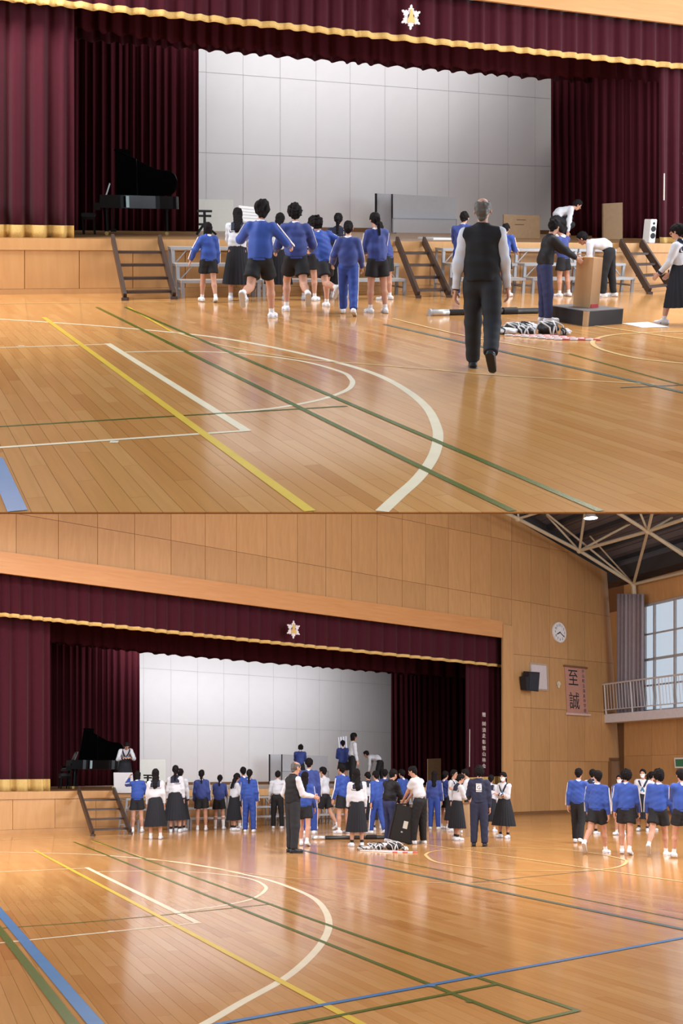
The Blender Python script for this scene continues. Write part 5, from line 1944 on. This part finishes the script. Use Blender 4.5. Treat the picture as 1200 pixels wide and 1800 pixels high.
    def leg_stripe(parent, g, mat=C_STRIPE):
        for n, sg in (('L', -1), ('R', 1)):
            a_, k_, b_ = J['hip' + n], J['knee' + n], J['ank' + n]
            pts, of = [], []
            for t in np.linspace(0, 1, 6):
                pts.append(a_ + (k_ - a_) * t)
                of.append(V3(sg, 0, 0) * (.057 - .013 * t + g) * H)
            for t in np.linspace(.2, .92, 5):
                pts.append(k_ + (b_ - k_) * t)
                of.append(V3(sg, 0, 0) * (.043 - .008 * t + g) * H)
            vv, qq = ribbon(pts, of, .009 * H)
            part('leg_stripe', vv, qq, mat, parent)

    def collar(parent, mat, r=.043, up=.024):
        vv, qq = skin([Prim(J['neck'] - Rt @ V3(0, 0, .004) * H, J['neck'] + Rt @ V3(0, .004, up) * H, (r + .003) * H, r * H, fb=True)], .009, .004)
        part('collar', vv, qq, mat, parent)

    def waistband(parent, mat, z, r, hgt=.02):
        b = J['waist'] - Rp @ V3(0, 0, z) * H
        vv, qq = skin([Prim(b, b + Rp @ V3(0, 0, hgt) * H, r * H, r * H, R=Rp, s=(1, .74, 1), fa=True, fb=True)], cell, .004)
        part('hem_band', vv, qq, mat, parent)

    def sailor_collar(parent, g):
        P = torso_prims(J, g + .007, hem=.0)[1:4]
        nb = J['neck']

        def box(z0, wx):
            def fn(gp):
                q = ((gp - nb) @ Rt) / H
                ax_, z = np.abs(q[..., 0]), q[..., 2]
                back = np.maximum(np.maximum(ax_ - wx, -(z + z0)), q[..., 1] + .0)
                front = np.maximum(np.maximum(ax_ - (wx + z * .45), -(z + .125)), np.maximum(-q[..., 1], .050 + z * .42 - ax_))
                return np.minimum(back, front) * H
            return fn
        vv, qq = skin(P, .010, .02, [box(.105, .086)], smooth=0)
        sc = part('sailor_collar', vv, qq, C_COLLAR, parent)
        P2 = torso_prims(J, g + .0095, hem=.0)[1:4]

        def line(gp):
            q = ((gp - nb) @ Rt) / H
            ax_, z = np.abs(q[..., 0]), q[..., 2]
            o_ = np.maximum(np.maximum(ax_ - .079, -(z + .098)), q[..., 1])
            i_ = np.maximum(np.maximum(ax_ - .070, -(z + .089)), q[..., 1] - 1)
            return np.maximum(o_, -i_) * H
        vv, qq = skin(P2, .0085, .02, [line], smooth=0)
        if sc is not None:
            part('collar_line', vv, qq, C_STRIPE, sc)
        kn = nb + Rt @ V3(0, .062, -.115) * H
        vv, qq = skin([Prim(kn, kn + Rt @ V3(.022, .006, -.06) * H, .012 * H, .016 * H, R=Rt, s=(1, .5, 1)), Prim(kn, kn + Rt @ V3(-.022, .006, -.06) * H, .012 * H, .016 * H, R=Rt, s=(1, .5, 1))], .008, .006)
        part('scarf', vv, qq, C_TEAL, parent)
        for n in 'LR':
            e, w = J['elb' + n], J['wri' + n]
            vv, qq = skin([Prim(e + (w - e) * .80, e + (w - e) * .985, .028 * H, .0265 * H, fa=True, fb=True)], .009, .004)
            part('cuff', vv, qq, C_COLLAR, parent)

    jm = C_JACKET2 if deep else C_JACKET
    shoe_m, sock_m, sock_len = C_SHOE, C_SOCK, .10
    if outfit in ('js', 'jt', 'jb'):
        j = coat('jacket', jm, .015, .098, puff_=.012)
        collar(j, C_STRIPE if collar_white else jm)
        arm_stripe(j, .017)
        waistband(j, jm, .112, .098)
        if outfit == 'js':
            trousers('shorts', C_BLACKCLOTH, .014, .66, .010)
        elif outfit == 'jt':
            t = trousers('track_trousers', C_TROUSERBLUE, .009, 1.97, .002)
            leg_stripe(t, .011)
        else:
            trousers('trousers', C_BLACKCLOTH, .007, 1.98)
    elif outfit == 'sail':
        b = coat('sailor_blouse', C_SHIRT, .011, .055, puff_=.012)
        sailor_collar(b, .011)
        vv, qq = skirt_mesh(J, skirt[0], skirt[1], rng, swing)
        part('pleated_skirt', vv, qq, C_SKIRT)
        sock_m = C_SOCK if rng.random() < .5 else C_SOCKBLK
    elif outfit == 'blksail':
        b = coat('dark_sailor_blouse', C_COLLAR, .011, .055, puff_=.01)
        sailor_collar(b, .011)
        vv, qq = skirt_mesh(J, skirt[0], skirt[1], rng, swing)
        part('pleated_skirt', vv, qq, C_SKIRT)
    elif outfit == 'shirt':
        b = coat('white_shirt', C_SHIRT, .010, .03, puff_=.008)
        collar(b, C_SHIRT, .041, .018)
        t = trousers('trousers', C_BLACKCLOTH, .008, 1.98)
        waistband(t, C_BLACKCLOTH, .045, .083, .016)
    elif outfit == 'polo':
        b = coat('white_polo_shirt', C_SHIRT, .013, .035, to=.62, puff_=.014)
        collar(b, C_SHIRT, .044, .014)
        t = trousers('trousers', C_BLACKCLOTH, .012, 1.98)
        waistband(t, C_BLACKCLOTH, .05, .088, .018)
    elif outfit == 'tee':
        coat('white_t_shirt', C_SHIRT, .012, .05, to=.66, puff_=.012)
        trousers('shorts', C_BLACKCLOTH, .016, .74, .012)
    elif outfit == 'vest':
        b = coat('white_shirt', C_SHIRT, .010, .03, cuff=.022)
        ve = coat('black_vest', C_BLACKCLOTH, .024, .095, sleeves=False, puff_=.010)
        collar(ve, C_BLACKCLOTH, .047, .034)
        trousers('trousers', plain('charcoal_trousers', (.020, .021, .026), .75), .011, 1.98)
        shoe_m, sock_m = C_SHOEBLK, C_SOCKBLK
    elif outfit == 'blk':
        j = coat('black_jacket', plain('black_jacket', (.013, .013, .017), .65), .017, .07, puff_=.014)
        collar(j, C_BLACKCLOTH, .045, .028)
        trousers('navy_trousers', C_NAVYTROUSER, .010, 1.98)
        shoe_m = C_SHOE
    elif outfit == 'navy':
        j = coat('navy_jacket', C_NAVYCLOTH, .018, .085, puff_=.010)
        collar(j, C_NAVYCLOTH, .045, .026)
        trousers('navy_track_trousers', C_NAVYCLOTH, .012, 1.98)
        shoe_m, sock_m = C_SHOEBLK, C_SOCKBLK
    if shoes:
        shoe_m = shoes
    if socks:
        sock_m, sock_len = socks
    # shoes, soles, socks
    for n in 'LR':
        ank, toe, heel, fd = J['ank' + n], J['toe' + n], J['heel' + n], J['fd' + n]
        dn = np.array(toe - heel)
        dn /= np.linalg.norm(dn)
        side = np.cross(dn, V3(0, 0, 1))
        side /= np.linalg.norm(side) + 1e-9
        upn = np.cross(side, dn)
        R = np.stack([side, dn, upn], 1)
        P = [Prim(heel + upn * .006 * H, toe - dn * .008 * H + upn * .002 * H, .026 * H, .023 * H, R=R, s=(1, 1, .95)), Prim(ank - upn * .0 * H + fd * .002 * H, heel * .4 + toe * .6 + upn * .004 * H, .028 * H, .022 * H)]
        sole = heel - upn * .016 * H
        cut = [lambda g: -((g - sole) @ upn), lambda g: (g - (ank + upn * .018 * H)) @ upn]
        vv, qq = skin(P, cell * .62, .012, cut)
        sh = part('shoe', vv, qq, shoe_m)
        P = [Prim(heel - upn * .010 * H, toe - dn * .006 * H - upn * .010 * H, .0275 * H, .025 * H, R=R, s=(1, 1, 1))]
        cut = [lambda g: np.abs((g - (heel - upn * .014 * H)) @ upn) - .0055 * H]
        vv, qq = skin(P, cell * .62, .004, cut, smooth=0)
        part('sole', vv, qq, C_SOLE if shoe_m is C_SHOE else C_SHOEBLK, sh)
        if shoe_m is C_SHOE:
            for sg in (-1, 1):
                m0 = heel * .45 + toe * .55
                vv, qq = ribbon([m0 - dn * .018 * H - upn * .004 * H, m0 + dn * .012 * H + upn * .018 * H], [side * sg * .0275 * H, side * sg * .020 * H], .006 * H, .003)
                part('side_flash', vv, qq, C_SHOEBLUE, sh)
        if sock_m is not None:
            k_ = J['knee' + n]
            vv, qq = skin([Prim(ank - (k_ - ank) * .02, ank + (k_ - ank) * sock_len / .245 * 1.0, .0235 * H, (.0245 + (.012 if sock_len > .15 else 0)) * H, fb=True)], cell * .7, .006)
            part('sock', vv, qq, sock_m)
    if extra:
        extra(root, J, part, hd)
    return root, J, M


def F(hall, x, y):
    return hall.floor(x, y)

# ------------------------------------------------------------------ who is there, upper hall
def watch(root, J, part, hd):
    w, e = J['wriL'], J['elbL']
    d = (w - e) / np.linalg.norm(w - e)
    vv, qq = skin([Prim(w - d * .014 * J['H'], w + d * .004 * J['H'], .0215 * J['H'], .0215 * J['H'], fa=True, fb=True)], .007, .004)
    part('wristwatch', vv, qq, C_BLACKCLOTH)


def back_logo(root, J, part, hd):
    H, Rt = J['H'], J['Rt']
    p = J['waist'] + Rt @ V3(0, -.079, .105) * H
    up = Rt @ V3(0, 0, 1)
    M = frame_at(p, Vector((1, 0, 0)), Vector(up))
    s = .036 * H
    pt = MB().box((-s, -s, -.01), (s, s, .006)).build('back_logo', C_STRIPE, root, None, M)
    text_mesh('logo_letter', 'G', C_NAVYCLOTH, pt, Matrix.Translation((0, -.003, .009)), s * 1.9, .002)
    MB().box((-s, -s * 1.5, -.008), (s, -s * 1.25, .006)).build('logo_line', C_STRIPE, pt)
    MB().box((-s * 1.1, s * 1.15, -.008), (s * .9, s * 1.4, .006)).build('logo_line', C_STRIPE, pt)


def holding_sheet(w, h_, mat, dz=0.0, name='held_paper', words='white paper held by the student'):
    def f(root, J, part, hd):
        a, b = J['wriL'], J['wriR']
        c = (a + b) / 2 + V3(0, .10, .02 + dz) * J['H']
        MB().box((-w / 2, -.004, -h_ / 2), (w / 2, .004, h_ / 2), Matrix.Translation(c) @ Matrix.Rotation(-.5, 4, 'X')).build(name, mat, root)
    return f


gU = None
person(UP, F(UP, 366, 531), 390, -15, 'js', 'bob', 'stroll', 'short-haired girl in blue jacket and shorts walking by the choir risers', mods=dict(armL=(8, 30, 12), armR=(4, 10, 10)))
person(UP, F(UP, 417, 529), 365, 4, 'sail', 'long', 'work', 'girl in sailor suit with long black hair and long pleated skirt, upper hall')
person(UP, F(UP, 488, 527), 374, 12, 'sail', 'long', 'work', 'long-haired girl in sailor suit half hidden behind the running boys')
person(UP, F(UP, 542, 528), 379, 25, 'js', 'pony', 'work', 'girl in blue jacket bent over a riser between the running boys', deep=True)
person(UP, F(UP, 594, 525), 374, 8, 'blksail', 'pony', 'stand', 'girl in dark sailor top with ponytail standing at the upper stage')
person(UP, F(UP, 681, 527), 389, -70, 'js', 'short', 'work', 'student in blue jacket looking aside behind the ponytailed girl', deep=True)
person(UP, F(UP, 457, 561), 353, 14, 'js', 'fluffy', 'run2', 'tall boy in blue jacket and black shorts running with elbows out', mods=dict(armL=(36, 46, 70), armR=(20, 42, 62), lean=8))
person(UP, F(UP, 519, 549), 359, -8, 'js', 'fluffy', 'run', 'boy with bushy hair in deep blue jacket and shorts running', deep=True, mods=dict(armL=(20, 20, 60), armR=(24, 26, 60)), up_x=520)
person(UP, F(UP, 576, 541), 380, -30, 'js', 'fluffy', 'run2', 'boy in blue jacket leaning into a run before the tracksuit girl', mods=dict(lean=16, side=-6), up_x=568)
person(UP, F(UP, 612, 554), 388, 2, 'jt', 'bun', 'walk', 'girl in full blue tracksuit with white leg stripes, upper hall', mods=dict(armL=(14, 24, 40), armR=(10, 14, 30)), deep=True)
person(UP, F(UP, 663, 550), 373, -24, 'js', 'pony', 'hold', 'ponytailed girl in deep blue jacket and shorts facing the risers', deep=True)
person(UP, F(UP, 812, 523), 372, 12, 'jt', 'short', 'work', 'boy in blue tracksuit at the stage beside the man in the vest', deep=True)
person(UP, F(UP, 884, 521), 393, 16, 'js', 'short', 'work', 'student in blue jacket mostly hidden behind the man in the vest')
person(UP, F(UP, 847, 650), 346, 4, 'vest', 'balding', 'walk2', 'grey-haired man in black vest and white shirt walking away, upper hall', extra=watch, mods=dict(legL=(12, 2, 4, 0), legR=(-14, 3, 36, 52), armL=(-4, 12, 12), armR=(4, 10, 14)))
person(UP, F(UP, 990, 521), 394, -50, 'js', 'short', 'hold', 'student in blue jacket and shorts half hidden behind the woman in black', deep=True)
person(UP, F(UP, 957, 566), 385, 72, 'blk', 'short', 'reach', 'woman in black jacket and navy trousers steadying the wooden plinth', mods=dict(lean=14, handL=(-.02, .36, .60), handR=(.07, .36, .56), head=12, look=35))
person(UP, UP.deck(975, 1.03), 364, 76, 'shirt', 'short', 'crouch', 'student in white shirt crouching on the upper stage with an arm down', height=1.5)
person(UP, F(UP, 1071, 522), 421, -82, 'shirt', 'short', 'bend', 'boy in white shirt and black trousers bending at the waist, upper hall', height=1.62)
person(UP, F(UP, 1196, 571), 392, -68, 'sail', 'pony', 'walk', 'girl in sailor suit with swinging skirt striding past the paper sheet', swing=(0, -.05), skirt=(1.45, .10), mods=dict(armL=(20, 14, 30)))

# ------------------------------------------------------------------ who is there, lower hall
person(LO, LO.deck(219, 1.035), 1308, 172, 'sail', 'short', 'stoop', 'girl in sailor suit stooping on the lower stage over the grey panel', mods=dict(lean=46, head=22, handL=(-.07, .30, .60), handR=(.07, .30, .60)), height=1.52)
person(LO, F(LO, 241, 1463), 1355, 6, 'js', 'bob', 'reach', 'bob-haired girl in blue jacket reaching up to the grey panel', mods=dict(handL=(-.16, .26, .90), handR=(.1, .22, .62)))
person(LO, F(LO, 273, 1475), 1351, 4, 'sail', 'long', 'stand2', 'girl in sailor suit with loose long hair beside the reaching girl')
person(LO, F(LO, 308, 1463), 1345, 8, 'sail', 'pony', 'stand2', 'ponytailed girl in sailor suit and wide long skirt, lower hall', skirt=(1.42, .05))
person(LO, F(LO, 316, 1461), 1351, 20, 'sail', 'short', 'stand', 'student whose head shows behind the ponytailed sailor-suit girl')
person(LO, F(LO, 354, 1460), 1353, 2, 'js', 'pony', 'stand2', 'ponytailed girl in deep blue jacket and shorts at a riser', deep=True)
person(LO, F(LO, 385, 1458), 1362, 8, 'js', 'pony', 'work', 'girl in blue jacket and white knee socks leaning over a riser', deep=True, socks=(C_SOCK, .20))
person(LO, F(LO, 411, 1460), 1359, 60, 'sail', 'long', 'hold', 'girl in sailor suit turned towards the tracksuit girl at the risers')
person(LO, F(LO, 428, 1456), 1348, -20, 'js', 'short', 'stand', 'student in blue jacket behind the girl in the full tracksuit')
person(LO, F(LO, 438, 1463), 1352, 8, 'jt', 'pony', 'stand2', 'ponytailed girl in full blue tracksuit with white stripes, lower hall')
person(LO, F(LO, 487, 1457), 1355, 6, 'shirt', 'short', 'lean', 'boy in white shirt and black trousers leaning on a riser', mods=dict(lean=18, armL=(14, 10, 8), armR=(20, 10, 8)))
person(LO, LO.deck(527, 1.04), 1309, 4, 'js', 'fluffy', 'work', 'boy in blue jacket standing on the lower stage with his back turned', deep=True)
person(LO, F(LO, 543, 1466), 1332, 4, 'jt', 'short', 'stand', 'tall student in deep blue tracksuit behind the man in the vest', deep=True)
person(LO, F(LO, 535, 1487), 1356, 12, 'js', 'long', 'stroll', 'long-haired girl in blue jacket and shorts beside the man in vest')
person(LO, F(LO, 514, 1499), 1338, 58, 'vest', 'balding', 'akimbo', 'grey-haired man in black vest and white shirt standing, lower hall', mods=dict(armL=(-6, 22, 50), armR=(20, 8, 60), head=12))
person(LO, F(LO, 571, 1459), 1348, -62, 'tee', 'short', 'walk', 'boy in white T-shirt and black shorts walking past the risers', mods=dict(armL=(20, 10, 70), armR=(26, 10, 70)))
person(LO, F(LO, 602, 1465), 1343, -48, 'js', 'short', 'stand2', 'boy in bright blue jacket with white sleeve stripes and black shorts')
person(LO, LO.deck(603, 1.02), 1301, -8, 'js', 'short', 'hold', 'student in blue jacket on the lower stage behind the striped sheet', deep=True)
person(LO, LO.deck(619, 1.0), 1288, 66, 'shirt', 'bob', 'stand2', 'student in white shirt standing upright on the lower stage', mods=dict(armR=(6, 8, 8)))
person(LO, LO.deck(668, 1.03), 1338, -74, 'shirt', 'short', 'bend', 'student in white shirt bending double on the lower stage', height=1.62)
person(LO, F(LO, 649, 1460), 1357, -30, 'sail', 'short', 'hold', 'girl in sailor suit between the boys in blue by the risers')
person(LO, F(LO, 662, 1466), 1355, -40, 'jt', 'short', 'stroll', 'boy in bright blue tracksuit with white leg stripe mid-stride')
person(LO, F(LO, 676, 1457), 1352, 10, 'js', 'short', 'stand', 'student in blue jacket behind the woman in the black jacket', deep=True)
person(LO, F(LO, 627, 1488), 1351, -14, 'sail', 'long', 'stand', 'girl in sailor suit and straight long skirt by the kit bags', skirt=(1.40, .015))
person(LO, F(LO, 684, 1481), 1352, 46, 'blk', 'short', 'stoop', 'woman in black jacket and navy trousers holding the black case', mods=dict(lean=8, handL=(-.04, .20, .50), handR=(.10, .22, .47), head=14))
person(LO, F(LO, 708, 1456), 1352, -50, 'js', 'short', 'stand2', 'student in blue jacket with white sleeve stripe behind the black case')
person(LO, F(LO, 738, 1484), 1346, -58, 'polo', 'crop', 'lean', 'man in white polo shirt and black trousers gripping the black case', mods=dict(lean=14, handL=(-.04, .24, .54), handR=(.06, .26, .52), head=14))
person(LO, F(LO, 763, 1458), 1355, 8, 'jt', 'long', 'stand2', 'long-haired student in deep blue tracksuit beside the man in polo', deep=True)
person(LO, F(LO, 781, 1457), 1355, 40, 'js', 'short', 'stand', 'boy in blue jacket looking aside behind the paper-holding girl', deep=True)
person(LO, F(LO, 795, 1462), 1353, 110, 'sail', 'short', 'stand', 'girl in sailor suit hidden behind the girl holding a paper')
person(LO, F(LO, 824, 1464), 1352, -76, 'shirt', 'short', 'hold', 'boy in white shirt turned towards the girl holding a paper')
person(LO, F(LO, 803, 1477), 1360, 62, 'sail', 'short', 'hold', 'short-haired girl in sailor suit holding a paper before the navy staff', extra=holding_sheet(.22, .30, M_WHITE))
person(LO, F(LO, 862, 1462), 1362, 20, 'sail', 'short', 'stand', 'girl in sailor suit almost hidden behind the staff in navy')
person(LO, F(LO, 842, 1488), 1347, 4, 'navy', 'fluffy', 'stand', 'staff member in navy tracksuit with a white logo on the back', extra=back_logo, mods=dict(armL=(20, 14, 50)))
person(LO, F(LO, 886, 1473), 1357, 212, 'sail', 'pony', 'fold', 'masked girl in sailor suit with folded arms near the stage post', mask=True, skirt=(1.40, .06), socks=(C_SOCKBLK, .06))
# the group by the side door
person(LO, F(LO, 1016, 1482), 1350, 14, 'jb', 'short', 'stroll', 'boy in blue jacket and long black trousers strolling by the wall')
person(LO, F(LO, 1040, 1466), 1352, 30, 'sail', 'short', 'stand', 'student in white behind the two boys nearest the door')
person(LO, F(LO, 1049, 1500), 1354, 22, 'js', 'short', 'walk2', 'masked boy in blue jacket and shorts walking with heel lifted', mask=True, mods=dict(look=40, armL=(6, 10, 12), armR=(-4, 10, 12)))
person(LO, F(LO, 1090, 1468), 1362, 205, 'js', 'short', 'stand', 'masked student facing out behind the broad boy in blue', mask=True)
person(LO, F(LO, 1100, 1502), 1353, 10, 'js', 'fluffy', 'stroll', 'broad boy in blue jacket and wide black shorts seen from behind', mods=dict(look=25))
person(LO, F(LO, 1130, 1461), 1352, 190, 'sail', 'short', 'stand2', 'masked girl in sailor suit facing the boys in blue', mask=True, skirt=(1.35, .05))
person(LO, F(LO, 1143, 1459), 1356, 70, 'sail', 'pony', 'stand', 'ponytailed girl beside the masked sailor-suit girl')
person(LO, F(LO, 1157, 1504), 1353, 12, 'js', 'fluffy', 'walk2', 'boy in blue jacket and black shorts with one heel raised', mods=dict(look=40, armL=(4, 10, 12), armR=(6, 12, 14)))
person(LO, F(LO, 1198, 1509), 1352, -24, 'js', 'short', 'stroll', 'boy in blue jacket with white shoulder stripes touching his neck', mods=dict(handL=(-.02, .10, .80)))
